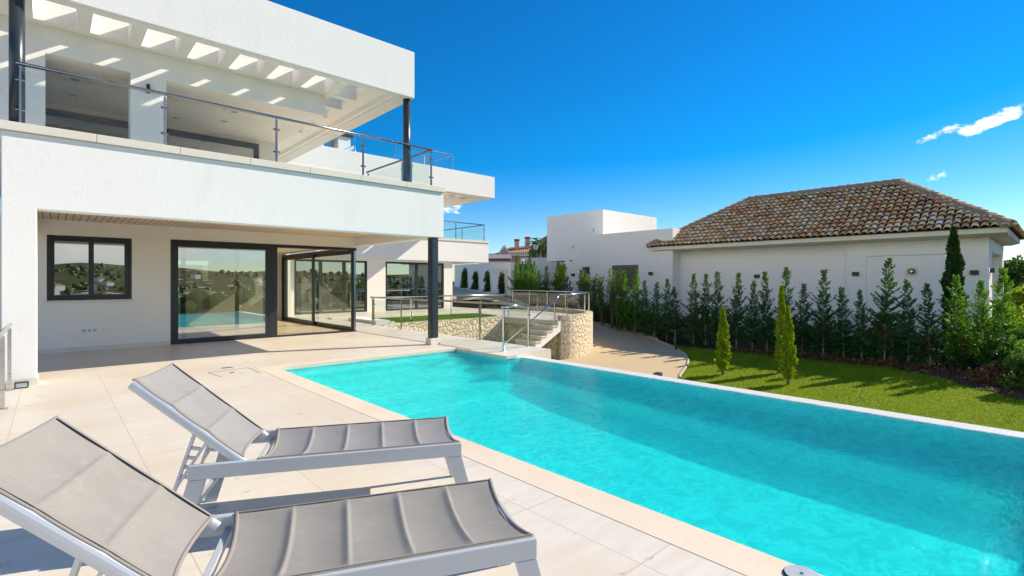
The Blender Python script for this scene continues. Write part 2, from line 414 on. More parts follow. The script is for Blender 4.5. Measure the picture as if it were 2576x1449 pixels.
foliage('conifer_green', [(0, (.014, .060, .024)), (.5, (.029, .105, .034)), (.9, (.062, .16, .042)), (1, (.15, .13, .05))], .2)
foliage('fresh_conifer', [(0, (.035, .12, .016)), (.5, (.07, .20, .022)), (1, (.15, .28, .03))], .35)
foliage('cypress_gold', [(0, (.08, .16, .006)), (.5, (.21, .30, .012)), (.95, (.33, .38, .02)), (1, (.46, .36, .14))], .25)
foliage('cypress_dark', [(0, (.010, .030, .008)), (.6, (.020, .060, .012)), (1, (.045, .095, .02))], .1)
foliage('shrub_green', [(0, (.03, .07, .012)), (.5, (.065, .12, .02)), (1, (.13, .17, .03))], .25)
foliage('oleander_green', [(0, (.03, .08, .014)), (.5, (.06, .13, .02)), (1, (.12, .19, .03))], .25)
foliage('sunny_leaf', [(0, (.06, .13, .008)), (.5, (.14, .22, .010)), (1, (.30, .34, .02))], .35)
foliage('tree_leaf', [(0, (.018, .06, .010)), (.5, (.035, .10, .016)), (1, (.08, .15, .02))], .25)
foliage('yellow_flower', [(0, (.10, .20, .01)), (.35, (.45, .40, .01)), (1, (.70, .58, .01))], .3)
foliage('palm_green', [(0, (.03, .06, .012)), (.6, (.07, .12, .02)), (1, (.17, .17, .05))], .2)
foliage('dry_litter', [(0, (.03, .02, .010)), (.5, (.13, .055, .02)), (.8, (.24, .11, .05)), (1, (.34, .26, .18))], .1)
foliage('grass_blade', [(0, (.10, .20, .002)), (.55, (.19, .30, .003)), (.9, (.28, .34, .005)), (1, (.38, .31, .03))], .2, patch=(.10, .22, .004))
foliage('turf_blade', [(0, (.04, .12, .008)), (.6, (.075, .19, .010)), (1, (.12, .24, .02))], .3)
simple('bark', (.17, .115, .075), .9, 0, .35, 9., .6, 30., .02)
simple('bark_pale', (.30, .24, .18), .9, 0, .3, 9., .6, 30., .02)

m, g, b, o = newmat('roof_tile'); p = g.pos()
rn = g.n.new('ShaderNodeNewGeometry').outputs['Random Per Island']
c = g.ramp(rn, [(0, (.82, .46, .22)), (.16, (.87, .60, .33)), (.32, (.76, .40, .19)), (.50, (.88, .68, .44)), (.66, (.80, .36, .17)), (.70, (.86, .60, .31)), (.84, (.87, .66, .46)), (.90, (.58, .32, .17)), (.97, (.86, .76, .66)), (1, (.80, .42, .20))], 'CONSTANT')
dirt = g.rng(g.m('ADD', g.noise(p, 3.2, 6, .75), g.m('MULTIPLY', g.noise(p, 16, 4, .7), .35)), .69, .83)
c = g.mixc(g.m('MULTIPLY', dirt, .62), c, (.055, .036, .022))
lich = g.rng(g.noise(p, 9., 5, .7), .62, .70); c = g.mixc(g.m('MULTIPLY', lich, .5), c, (.42, .36, .22))
pset(g, b, color=c, rough=.85, normal=g.bump(g.noise(p, 40, 4, .6), .4, .01), spec=.2)
simple('roof_bed', (.04, .026, .018), .95, 0, .4, 5.)
grainy('ridge_mortar', (.26, .19, .13), (.33, .25, .18), (.18, .13, .09), 25., .95, .01)
m, g, b, o = newmat('orange_tile'); p = g.obj(); x = g.xyz(p)
f = g.m('FRACT', g.m('DIVIDE', g.m('ADD', x[0], g.m('MULTIPLY', x[1], .0)), .28)); st = g.m('ABSOLUTE', g.m('SUBTRACT', f, .5))
c = g.mixc(g.noise(p, 2.5, 5, .7), (.34, .17, .08), (.50, .31, .16)); c = g.mixc(g.rng(st, .3, .5), c, (.12, .06, .035))
pset(g, b, color=c, rough=.85, normal=g.bump(st, .8, .08))

def fabric(name, c0, c1):
    m, g, b, o = newmat(name); p = g.obj(); x = g.xyz(p)
    wv = g.m('MULTIPLY', g.m('SINE', g.m('MULTIPLY', x[0], 1400.)), g.m('SINE', g.m('MULTIPLY', x[1], 1400.)))
    wv2 = g.m('SINE', g.m('MULTIPLY', x[0], 620.))
    n = g.noise(p, 6., 6, .65); n2 = g.noise(g.scale(p, (40, 160, 1)), 1., 3, .6); n3 = g.noise(p, 13, 5, .7)
    c = g.mixc(n, c0, c1); c = g.mixc(g.m('MULTIPLY', n2, .35), c, tuple(q * .75 for q in c0)); c = g.mixc(g.m('MULTIPLY', g.rng(wv2, -1., 1.), .10), c, tuple(q * .6 for q in c0))
    c = g.mixc(g.m('MULTIPLY', g.rng(n3, .52, .78), .16), c, tuple(min(.7, q * 1.55) for q in c1))
    pset(g, b, color=c, rough=.8, normal=g.bump(g.m('ADD', g.m('MULTIPLY', wv, .3), n2), .22, .002), spec=.3); return m
fabric('sling_warm', (.235, .225, .206), (.325, .312, .292))
fabric('sling_cool', (.23, .226, .226), (.315, .31, .31))

m, g, b, o = newmat('terrain'); p = g.pos(); x = g.xyz(p)
far = g.rng(g.m('MULTIPLY', x[1], -1.), 120., 500.)
n = g.noise(p, .035, 8, .65); n2 = g.noise(p, .3, 6, .7)
c = g.mixc(g.rng(n, .35, .65), (.035, .065, .018), (.11, .105, .045)); c = g.mixc(g.m('MULTIPLY', g.rng(n2, .45, .65), .7), c, (.018, .04, .012))
vs = g.node('TexVoronoi', {'Vector': p, 'Scale': .055}); d1 = vs.outputs['Distance']; cc = g.xyz(vs.outputs['Color'])
hs_ = g.m('MULTIPLY', g.m('LESS_THAN', d1, .33), g.m('MULTIPLY', g.m('GREATER_THAN', cc[0], .55), g.rng(g.noise(p, .006, 2, .5), .42, .55)))
c = g.mixc(g.m('MULTIPLY', hs_, g.rng(g.m('MULTIPLY', x[1], -1.), 40., 90.)), c, (.72, .69, .64))
c = g.mixc(g.rng(g.m('MULTIPLY', x[1], -1.), 15., 40.), (.05, .04, .025), c)
pset(g, b, color=c, rough=.95, spec=.1)
# ------------------------------------------------------------------ terrain, lawn, driveway
def gaxis(lo, hi, step, far, grow=1.18):
    a = list(np.arange(lo, hi + 1e-6, step)); s = step
    x = a[-1]
    while x < far: s *= grow; x += s; a.append(x)
    s = step; x = a[0]; pre = []
    while x > -far: s *= grow; x -= s; pre.append(x)
    return np.array(pre[::-1] + a)
def grid_mesh(name, mat, U, V, Z, parent=None):
    nu, nv = len(U), len(V); X, Y = np.meshgrid(U, V, indexing='ij')
    idx = np.arange(nu * nv).reshape(nu, nv)
    F = np.stack([idx[:-1, :-1], idx[1:, :-1], idx[1:, 1:], idx[:-1, 1:]], -1).reshape(-1, 4)
    return npmesh(name, np.stack([X, Y, Z(X, Y)], -1).reshape(-1, 3), F, mat, parent, True)
U = gaxis(7, 32, .5, 9000); V = gaxis(-4, 46, .5, 9000)
tag(grid_mesh('terrain', 'terrain', U, V, lambda a, b: ground(a, b)), kind='structure')

kerb_px = [(1702, 950), (1720, 931), (1732.5, 909), (1729, 895), (1709.6, 880.8), (1680, 865), (1637.5, 849), (1590, 834), (1540, 819)]
KR = [on_ground(x, y, .10)[:2] for x, y in kerb_px]
KR = [np.array((KR[0][0] - 1.9, KR[0][1] - 1.7)), np.array((KR[0][0] - .7, KR[0][1] - .75))] + KR
KR += [np.array((20.3, 19.5)), np.array((20.6, 22.)), np.array((21.2, 25.)), np.array((23., 29.)), np.array((25.3, 34.)), np.array((28.2, 40.5)), np.array((31., 47.))]
KL = [np.array(q) for q in ((8.2, 8.6), (8.4, 10.), (8.6, 11.5), (10., 12.4), (12., 13.), (15.2, 13.5), (17.3, 14.5), (18.2, 15.6), (18.7, 17.), (19.1, 19.), (19.2, 21.), (19.2, 23.), (18.6, 25.5), (19.5, 29.), (21.5, 34.), (24., 40.5), (26.5, 47.))]
def resample(P, n):
    P = np.array(P); s = np.r_[0, np.cumsum(np.linalg.norm(np.diff(P, axis=0), axis=1))]
    t = np.linspace(0, s[-1], n); return np.stack([np.interp(t, s, P[:, k]) for k in (0, 1)], -1)
def smooth_line(P, n, it=6):
    Q = resample(P, n)
    for _ in range(it): Q[1:-1] = (Q[:-2] + 2 * Q[1:-1] + Q[2:]) / 4
    return Q
R_ = smooth_line(KR, 160, 5)
L_ = resample(KL, 160)
T = np.linspace(0, 1, 26)[None, :, None]
XY = R_[:, None, :] * (1 - T) + L_[:, None, :] * T
Z = ground(XY[..., 0], XY[..., 1]) + .10
idx = np.arange(160 * 26).reshape(160, 26)
F = np.stack([idx[:-1, :-1], idx[1:, :-1], idx[1:, 1:], idx[:-1, 1:]], -1).reshape(-1, 4)
tag(npmesh('driveway', np.concatenate([XY, Z[..., None]], -1).reshape(-1, 3), F, 'exposed_aggregate', None, True), kind='structure')
k = MB(); kp = [(x, y, ground(x, y) + .085) for x, y in R_[:84]]
k.tube(kp, .05, 8); tag(k.build('kerb', 'kerb_concrete', smooth=True), kind='structure')
LU = np.arange(7.9, 21.3, .3); LV = np.arange(-14, 17.5, .3)
tag(grid_mesh('lawn', 'lawn_soil', LU, LV, lambda a, b: ground(a, b) + .05 - .5 * sstep(a, 20.4, 21.2)), kind='structure')
rng = np.random.default_rng(5)
BED = [(21.2, 4.6), (20.5, 3.5), (19.6, 2.3), (18.6, 1.3), (17.9, .3), (17.2, -1.2), (16.8, -3.), (21.2, -4.)]
bp_ = np.array(BED); bg_ = [(x, y) for x in np.arange(16.8, 21.3, .35) for y in np.arange(-4, 4.7, .35)]
def inside(poly, x, y):
    c = np.zeros(len(x), bool); n = len(poly); j = n - 1
    for i in range(n):
        xi, yi = poly[i]; xj, yj = poly[j]
        t = ((yi > y) != (yj > y)) & (x < (xj - xi) * (y - yi) / (yj - yi + 1e-12) + xi); c ^= t; j = i
    return c
bu = np.arange(16.7, 21.31, .2); bv = np.arange(-4., 4.8, .2); bi = np.arange(len(bu) * len(bv)).reshape(len(bu), len(bv)); BX, BY = np.meshgrid(bu, bv, indexing='ij')
BF = np.stack([bi[:-1, :-1], bi[1:, :-1], bi[1:, 1:], bi[:-1, 1:]], -1).reshape(-1, 4); bc = np.stack([BX.ravel(), BY.ravel()], -1)[BF].mean(1); BF = BF[inside(BED, bc[:, 0], bc[:, 1])]
tag(npmesh('planting_bed', np.stack([BX.ravel(), BY.ravel(), ground(BX, BY).ravel() + .075], -1), BF, 'soil', None, True), kind='structure')
drv = np.concatenate([R_, L_[::-1]])
def blades(name, n, ufn, hgt, wid, mat, zfn, reject=None):
    x, y = ufn(n)
    if reject is not None: kp_ = ~reject(x, y); x, y = x[kp_], y[kp_]
    n = len(x); a = rng.uniform(0, 2 * pi, n); h = hgt * rng.uniform(.5, 1.2, n); z = zfn(x, y)
    dx, dy = np.cos(a), np.sin(a); la = rng.uniform(0, 2 * pi, n); l = h * rng.uniform(.2, 1.1, n); ww = wid * rng.uniform(.6, 1.3, n)
    P = np.stack([x, y, z], -1); S = np.stack([dx * ww, dy * ww, 0 * ww], -1)
    V_ = np.stack([P - S, P + S, P + np.stack([np.cos(la) * l, np.sin(la) * l, h], -1)], 1).reshape(-1, 3)
    return npmesh(name, V_, np.arange(3 * n).reshape(n, 3), mat)
def lawn_pts(n):
    # denser where it is nearest to the pool
    u = 7.95 + 13.2 * rng.random(n) ** 1.0; v = -3 + 17 * rng.random(n); return u, v
tag(blades('grass', 190000, lawn_pts, .045, .008, 'grass_blade', lambda a, b: ground(a, b) + .045, lambda x, y: inside(drv, x, y) | inside(BED, x, y) | (x > 20.7)), kind='stuff')

def near_i(q): return int(np.argmin(np.linalg.norm(R_ - np.array(q)[:2], axis=1)))
IP, IQ, IR = near_i(on_ground(1662, 857, .1)), near_i((20.4, 21.)), near_i((21., 24.5))
# pebble strip between driveway and hedge, and along the garden wall
def pebbles(name, line, wid, n, lo=.02, hi=.05):
    Q = resample(line, 400); V_ = []; F_ = []; base = np.array([(1, 0, 0), (-1, 0, 0), (0, 1, 0), (0, -1, 0), (0, 0, 1), (0, 0, -1)], float)
    fc = [(0, 2, 4), (2, 1, 4), (1, 3, 4), (3, 0, 4), (2, 0, 5), (1, 2, 5), (3, 1, 5), (0, 3, 5)]
    i = rng.integers(0, 399, n); t = rng.random(n); off = rng.uniform(0, 1, n)
    for k_ in range(n):
        p = Q[i[k_]]; q = Q[i[k_] + 1]; d_ = (q - p) / np.linalg.norm(q - p); nn = np.array((d_[1], -d_[0]))
        xy = p + (q - p) * t[k_] + nn * off[k_] * wid(i[k_] / 399.)
        r = rng.uniform(lo, hi); a = rng.uniform(0, 6.28)
        B = base * (r * rng.uniform(.8, 1.3), r * rng.uniform(.8, 1.3), r * .7); B = B @ np.array([(cos(a), sin(a), 0), (-sin(a), cos(a), 0), (0, 0, 1)])
        V_.append(B + (xy[0], xy[1], ground(*xy) + .09)); F_ += [tuple(x + 6 * k_ for x in f) for f in fc]
    return npmesh(name, np.concatenate(V_), np.array(F_), 'white_pebble')
tag(pebbles('gravel', R_[IP:IQ], lambda f: 1.15 * min(1., f * 3) + .02, 5200), kind='stuff')
tag(pebbles('gravel', R_[IR:152], lambda f: 1.1, 2600, .03, .06), kind='stuff')

# ------------------------------------------------------------------ terrace, pool
def slabtop(name, rects, z1, z0, mat):
    mb = MB()
    for r in rects: mb.box(r[0], r[1], r[2], r[3], z0, z1)
    return tag(mb.build(name, mat), kind='structure')
slabtop('terrace', [(-9, 2.7, -8, 14.75), (2.7, 8.45, 9.8, 14.75), (7.25, 8.45, 7.9, 9.8), (6.83, 8.45, 14.75, 16.9), (6.83, 8.45, 16.9, 24)], 0, -.22, 'terrace_stone')
slabtop('terrace_foundation', [(-9, 2.62, -8, 14.7), (2.62, 8.38, 9.85, 24), (7.35, 8.38, 8., 9.85)], -.22, -6, 'white_stucco')
slabtop('pool_coping', [(2.7, 3.0, -.6, 9.8), (3.0, 7.25, 9.5, 9.8), (6.95, 7.25, 7.75, 9.5)], .003, -.055, 'coping_stone')
pb = MB()
U0, U1, V0, V1, WZ = 3.03, 7.42, -.2, 9.53, -.07
pb.box(2.7, U0, V0 - .4, V1 + .3, -2.2, -.056)
pb.box(U0, 6.98, V1, V1 + .3, -2.2, -.056)
pb.box(6.98, 7.42, 7.78, V1 + .3, -2.2, -.056)
pb.box(7.405, 7.4195, V0, 7.78, -1.3, -.082)
# sloping floor, deeper toward the near end, with the entry steps at the house end
fl = [(V0, -.92), (3., -.88), (6., -.76), (7.4, -.64)]
for (a, za), (b, zb) in zip(fl[:-1], fl[1:]):
    pb.add([(U0, a, za), (U1, a, za), (U1, b, zb), (U0, b, zb)], [(0, 1, 2, 3)])
ps = MB(); ps.box(U0, U1, 7.4, 8.15, -1.2, -.50); ps.box(U0, 6.98, 8.15, 8.6, -1.2, -.37); ps.box(U0, 6.98, 8.6, 9.05, -1.2, -.26); ps.box(U0, 6.98, 9.05, V1, -1.2, -.17)
tag(ps.build('pool_steps', 'pool_step_tile'), kind='structure')
tag(pb.build('pool_basin', 'pool_tile'), kind='structure')
rm = MB()
prof = [(7.42, -2.6), (7.42, -.074), (7.84, -.098), (7.84, -2.6)]
rm.extrude([(u, -.62, z) for u, z in prof], (0, 8.6, 0))
rm.extrude([(2.7, v, z) for v, z in [(-.62, -2.6), (-.62, -.098), (-.2, -.074), (-.2, -2.6)]], (4.72, 0, 0))
rm.box(7.26, 8.30, 7.98, 8.03, -2.2, -.225)
tag(rm.build('pool_rim', 'white_mosaic'), kind='structure')
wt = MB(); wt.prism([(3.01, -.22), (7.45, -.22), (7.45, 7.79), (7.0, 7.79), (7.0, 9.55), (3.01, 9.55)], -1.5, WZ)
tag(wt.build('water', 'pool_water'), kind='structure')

t = thing('skimmer_lid', 'round grey skimmer lid set in the beige pool coping', 'skimmer lid', (2.77, .93, .003))
c0 = on_d(2018, 1438, 0); 
lp = EY + ray(2017, 1446) * ((EYE - .01) * 1267 / (1446 - 708)); lp = (lp[0], lp[1])
t.location = (lp[0], lp[1], .003)
MB().cyl(lp, .086, .003, .012, 40).build('rim', 'black_plastic', t)
MB().cyl(lp, .081, .0125, .017, 40).build('lid', 'drain_grey', t)
MB().cyl(lp, .009, .0175, .020, 12).build('screw', 'steel', t)
def floor_pt(px, py, z=0.): r = ray(px, py); return EY + r * ((z - EYE) / r[2])
p1 = floor_pt(572, 925.5); p2 = floor_pt(584, 938)
t = thing('floor_drain', 'small dark slotted drain cover in the beige paving near the pool corner', 'drain', (p1[0], p1[1], 0))
MB().box(p1[0] - .09, p1[0] + .09, p1[1] - .05, p1[1] + .05, .001, .006).build('frame', 'drain_grey', t)
mb = MB()
for i in range(6): mb.box(p1[0] - .075 + i * .026, p1[0] - .060 + i * .026, p1[1] - .038, p1[1] + .038, .0062, .0085)
mb.build('slot_panel', 'black_plastic', t)
hp = [floor_pt(*q) for q in ((523, 938), (556, 948), (655, 939), (625, 925))]
t = thing('access_hatch', 'tiled access hatch flush in the paving beside the pool corner', 'hatch', (hp[0][0], hp[0][1], 0))
mb = MB()
for a, b in ((hp[0], hp[1]), (hp[2], hp[3]), (hp[0], hp[3])): mb.beam(a + (0, 0, .001), b + (0, 0, .001), .005, .004)
mb.build('gap_frame', 'black_plastic', t)
MB().box(p2[0] - .03, p2[0] + .03, p2[1] - .015, p2[1] + .015, .001, .012).build('lifting_handle', 'steel_dark', t)

# ------------------------------------------------------------------ villa
VL = thing('villa', 'large modern white villa with flat roof, upper terrace and open sliding doors beside the pool', 'villa', (3, 14, 0))
def part(name, mat, fn, parent=None, **kw):
    mb = MB(); fn(mb); return mb.build(name, mat, parent if parent is not None else VL, **kw)
FV = 10.36
part('pillar', 'white_stucco', lambda m: m.box(-.53, -.15, 10.66, 10.76, .1, 2.63))
part('plinth', 'cap_stone', lambda m: m.box(-.545, -.135, FV - .015, 10.775, 0, .1))
part('facade_beam', 'white_stucco', lambda m: (m.extrude([(-.53, FV, .1), (-.15, FV, .1), (-.15, FV, 2.63), (7.19, FV, 2.63), (7.19, FV, 3.75), (-.53, FV, 3.75)], (0, .30, 0)), m.box(6.89, 7.19, 10.66, 15.5, 2.63, 3.75), m.box(-.53, -.23, 10.66, 15.0, 2.63, 3.75)), bevel=.012)
cp = MB()
xs = list(np.arange(-.58, 7.2, 1.117)) + [7.22]
for a, b in zip(xs[:-1], xs[1:]): cp.box(a + .002, b - .002, FV - .05, 10.74, 3.752, 3.88)
for i in range(5): cp.box(6.84, 7.22, 10.744 + i * .95, 10.74 + (i + 1) * .95, 3.752, 3.88)
cp.build('coping', 'cap_stone', VL, bevel=.006)
part('ceiling_panel', 'wood_planks', lambda m: m.box(-.23, 6.89, 10.66, 14.75, 2.89, 2.95))
part('terrace_slab', 'white_stucco', lambda m: m.box(-.23, 6.89, 10.66, 15.0, 2.96, 3.70))
for (uu, vv) in ((1.2, 12.4), (3.2, 12.4), (5.2, 12.4)):
    sp = part('ceiling_spotlight', 'white_plastic', lambda m: m.box(uu - .06, uu + .06, vv - .06, vv + .06, 2.878, 2.889))
def back(m):
    m.box(-6, -.06, 14.75, 15.0, .0, 2.95); m.box(-.06, 1.41, 14.75, 15.0, 0, 1.11); m.box(-.06, 1.41, 14.75, 15.0, 2.56, 2.95)
    m.box(1.41, 2.17, 14.75, 15.0, 0, 2.95); m.box(2.17, 7.0, 14.75, 15.0, 2.58, 2.95)
part('rear_wall', 'warm_stucco', back)
sk = MB(); xs = [-6, -4.6, -3.2, -1.8, -.4, .95, 2.165]
for a, b in zip(xs[:-1], xs[1:]): sk.box(a + .001, b - .001, 14.735, 14.749, 0, .095)
sk.build('skirting', 'cap_stone', VL)
part('column', 'column_paint', lambda m: (m.box(6.86, 7.06, 10.40, 10.56, .16, 2.63), m.box(6.88, 7.04, 10.385, 10.399, .16, 2.63)), bevel=.006)
part('column_base', 'cap_stone', lambda m: m.box(6.82, 7.10, 10.36, 10.60, 0, .16), bevel=.006)

def sash(m, x0, x1, z0, z1, v, wd=.075, dp=.05):
    m.box(x0, x1, v, v + dp, z0, z0 + wd); m.box(x0, x1, v, v + dp, z1 - wd, z1); m.box(x0, x0 + wd, v, v + dp, z0 + wd, z1 - wd); m.box(x1 - wd, x1, v, v + dp, z0 + wd, z1 - wd)
# window
wn_ = part('window', 'anthracite', lambda m: sash(m, -.055, 1.405, 1.135, 2.555, 14.80, .05, .14))
f1 = part('sash_frame', 'anthracite', lambda m: sash(m, .0, .70, 1.186, 2.504, 14.86, .065, .04), wn_)
f2 = part('sash_frame', 'anthracite', lambda m: sash(m, .65, 1.352, 1.186, 2.504, 14.815, .075, .04), wn_)
part('glass_pane', 'window_glass', lambda m: m.add([(.06, 14.88, 1.24), (.64, 14.88, 1.24), (.64, 14.88, 2.45), (.06, 14.88, 2.45)], [(0, 1, 2, 3)]), wn_)
part('glass_pane', 'window_glass', lambda m: m.add([(.72, 14.835, 1.25), (1.28, 14.835, 1.25), (1.28, 14.835, 2.44), (.72, 14.835, 2.44)], [(0, 1, 2, 3)]), wn_)
part('window_sill', 'cap_stone', lambda m: m.box(-.09, 1.44, 14.705, 14.80, 1.10, 1.134), wn_)
# front sliding doors
dr = part('sliding_door', 'anthracite', lambda m: (m.box(2.17, 6.98, 14.74, 14.99, 2.50, 2.58), m.box(2.17, 6.98, 14.74, 14.99, 0, .035), m.box(2.17, 2.245, 14.74, 14.99, .035, 2.50)))
part('door_frame', 'anthracite', lambda m: sash(m, 2.245, 4.44, .036, 2.50, 14.76, .085, .05), dr)
part('door_frame', 'anthracite', lambda m: sash(m, 2.40, 4.62, .036, 2.50, 14.83, .10, .05), dr)
part('door_frame', 'anthracite', lambda m: m.box(4.44, 4.66, 14.755, 14.89, .036, 2.50), dr)
part('glass_pane', 'window_glass', lambda m: m.add([(2.33, 14.785, .12), (4.36, 14.785, .12), (4.36, 14.785, 2.42), (2.33, 14.785, 2.42)], [(0, 1, 2, 3)]), dr)
part('handle', 'black_plastic', lambda m: m.box(4.53, 4.55, 14.745, 14.754, .95, 1.10), dr)
# side sliding doors along the court
def sash_u(m, y0, y1, z0, z1, u, wd=.075, dp=.05):
    m.box(u, u + dp, y0, y1, z0, z0 + wd); m.box(u, u + dp, y0, y1, z1 - wd, z1); m.box(u, u + dp, y0, y0 + wd, z0 + wd, z1 - wd); m.box(u, u + dp, y1 - wd, y1, z0 + wd, z1 - wd)
ds = part('sliding_door', 'anthracite', lambda m: (m.box(6.76, 6.96, 15.0, 20.8, 2.50, 2.58), m.box(6.76, 6.96, 15.0, 20.8, 0, .035), m.box(6.76, 6.96, 20.8, 20.9, 0, 2.58)))
part('door_frame', 'anthracite', lambda m: sash_u(m, 14.80, 18.0, .036, 2.50, 6.87, .10, .05), ds)
part('door_frame', 'anthracite', lambda m: sash_u(m, 17.75, 20.8, .036, 2.50, 6.79, .12, .05), ds)
part('corner_post', 'steel_dark', lambda m: m.box(6.90, 6.965, 14.752, 14.80, .036, 2.499), ds)
part('glass_pane', 'door_glass', lambda m: m.add([(6.895, 14.9, .13), (6.895, 17.9, .13), (6.895, 17.9, 2.41), (6.895, 14.9, 2.41)], [(0, 1, 2, 3)]), ds)
part('glass_pane', 'door_glass', lambda m: m.add([(6.815, 17.87, .15), (6.815, 20.68, .15), (6.815, 20.68, 2.39), (6.815, 17.87, 2.39)], [(0, 1, 2, 3)]), ds)
part('handle', 'black_plastic', lambda m: (m.box(6.70, 6.715, 18.05, 18.075, .85, 1.25), m.box(6.715, 6.79, 18.05, 18.075, .85, .87), m.box(6.715, 6.79, 18.05, 18.075, 1.23, 1.25)), ds)
# ground floor room
def room(m):
    m.box(-6, -5.8, 15, 21.2, 0, 2.88)
    m.box(-6, 3.3, 20.95, 21.2, 0, 2.88); m.box(3.3, 4.28, 20.95, 21.2, 0, .55); m.box(3.3, 4.05, 20.95, 21.2, .55, 2.14); m.box(3.3, 4.28, 20.95, 21.2, 2.30, 2.88); m.box(4.28, 6.98, 20.95, 21.2, 0, 2.88)
part('room_wall', 'interior_paint', room)
part('room_ceiling', 'warm_stucco', lambda m: (m.box(-6, 6.98, 15.0, 21.2, 2.66, 2.9)))
part('room_floor', 'wood_floor', lambda m: m.box(-6, 6.76, 15.0, 20.95, -.2, .008))
part('room_pillar', 'warm_stucco', lambda m: m.box(4.6, 5.1, 18.4, 18.9, .008, 2.66)); part('room_pillar', 'warm_stucco', lambda m: m.box(1.2, 1.6, 18.2, 18.6, .008, 2.66))
bl = MB()
for i in range(26): bl.box(4.05, 4.28, 21.02, 21.06, .58 + i * .06, .615 + i * .06)
bl.build('window_blind', 'white_plastic', VL)
part('room_wall', 'interior_paint', lambda m: m.box(-2.2, 2.0, 17.2, 17.35, .008, 2.66))
part('light_switch', 'white_plastic', lambda m: m.box(6.55, 6.63, 20.935, 20.949, 1.05, 1.17))
# wall sockets
for (x0, nn) in ((.50, 3), (.845, 2)):
    s_ = part('socket_plate', 'white_plastic', lambda m: m.box(x0, x0 + .095 * nn, 14.735, 14.749, .405, .50))
    for i in range(nn):
        cx = x0 + .0475 + .095 * i
        part('socket_hole', 'drain_grey', lambda m: m.tube([(cx, 14.7345, .4525), (cx, 14.733, .4525)], .03 if nn == 3 else .012, 16), s_)
fb = on_v(60, 967, FV - .08)
t = thing('floor_spotlight', 'small black box spotlight on the paving at the foot of the white corner pillar', 'spotlight', (-.31, 10.2, 0))
MB().box(-.385, -.235, 10.17, 10.29, .006, .088).build('housing', 'black_plastic', t, bevel=.006)
MB().box(-.37, -.25, 10.165, 10.169, .018, .076).build('lens', 'drain_grey', t)

# upper floor
part('upper_pillar', 'soffit_paint', lambda m: (m.box(-.75, -.065, 11.6, 11.95, 3.70, 5.41)))
part('upper_pillar', 'soffit_paint', lambda m: m.box(1.09, 1.64, 11.6, 11.95, 3.70, 5.41))
part('lintel', 'soffit_paint', lambda m: m.box(-.75, 4.72, 11.6, 11.95, 5.41, 5.89))
part('upper_ceiling', 'soffit_paint', lambda m: m.box(-.75, 4.72, 11.95, 14.9, 5.43, 5.89))
def uback(m):
    m.box(4.2, 4.72, 14.9, 19.2, 3.7, 5.43); m.box(-.75, 4.2, 14.9, 15.1, 5.30, 5.43); m.box(-.75, 4.2, 18.9, 19.2, 3.7, 5.43); m.box(-.95, -.75, 11.6, 19.2, 3.7, 5.89); m.box(-.75, 4.72, 14.9, 19.2, 5.43, 5.89)
part('upper_wall', 'warm_stucco', uback)
part('upper_floor', 'cap_stone', lambda m: m.box(-.75, 6.8, 11.0, 19.2, 3.701, 3.74))
uw = part('upper_window', 'anthracite', lambda m: (m.box(-.75, 4.2, 14.82, 14.90, 5.16, 5.30), m.box(4.08, 4.2, 14.82, 14.9, 3.74, 5.16), m.box(1.6, 1.7, 14.82, 14.9, 3.74, 5.16)))
part('glass_pane', 'window_glass', lambda m: m.add([(-.75, 14.86, 3.74), (4.08, 14.86, 3.74), (4.08, 14.86, 5.16), (-.75, 14.86, 5.16)], [(0, 1, 2, 3)]), uw)
for (uu, vv) in ((.35, 12.8), (.35, 13.9), (3.1, 12.8), (3.1, 13.7), (2.2, 14.2)):
    part('ceiling_spotlight', 'drain_grey', lambda m: m.box(uu - .06, uu + .06, vv - .05, vv + .05, 5.420, 5.429))
part('wall_lamp', 'black_plastic', lambda m: m.box(1.325, 1.375, 11.53, 11.599, 5.09, 5.24))
# roof with the row of openings behind the fascia
RT = MB()
RT.box(-.95, 6.36, FV, 10.48, 5.89, 6.98)
roof = RT.build('roof', 'white_stucco', VL, bevel=.01)
so = MB()
so.box(-.95, 6.0, 10.48, 10.60, 5.89, 6.19)
holes = [(-.21 + .72 * k, .32 + .72 * k) for k in range(8)]
xe = [-.95] + [q for h_ in holes[:7] for q in h_] + [4.83]
prev = -.95
for k_, (a, b) in enumerate(holes[:7]):
    so.box(prev, a, 10.60, 11.45, 5.89, 6.19); prev = b
so.box(prev, 4.83, 10.60, 11.45, 5.89, 6.19)
so.box(-.95, 5.43, 11.45, 11.62, 5.89, 6.19)
so.box(-.95, 4.83, 11.62, 19.3, 5.892, 6.19)
for a, b in ((12.3, 12.5), (13.2, 13.4), (14.1, 14.3), (15.0, 19.3)): so.box(4.83, 5.43, a, b, 5.89, 6.19)
so.box(5.43, 6.0, 10.60, 19.3, 6.05, 6.19)
so.box(5.9, 6.0, 10.60, 19.3, 5.93, 6.05)
so.box(-.7, 6.0, 11.45, 11.62, 6.192, 6.96)
so.build('pergola_soffit', 'soffit_paint', VL)
part('roof_edge', 'white_stucco', lambda m: (m.box(6.0, 6.36, 10.482, 19.3, 5.89, 6.40), m.box(6.24, 6.36, 10.482, 19.3, 6.40, 6.98), m.box(-.95, -.7, 11.6, 19.3, 6.19, 6.98), m.box(-.7, 6.24, 19.18, 19.3, 6.40, 6.98)))
part('round_column', 'column_paint', lambda m: m.cyl((6.27, 10.56), .09, 3.70, 5.89, 28), smooth=True)
part('round_column', 'column_paint', lambda m: m.cyl((-.37, 10.58), .09, 3.70, 5.89, 28), smooth=True)

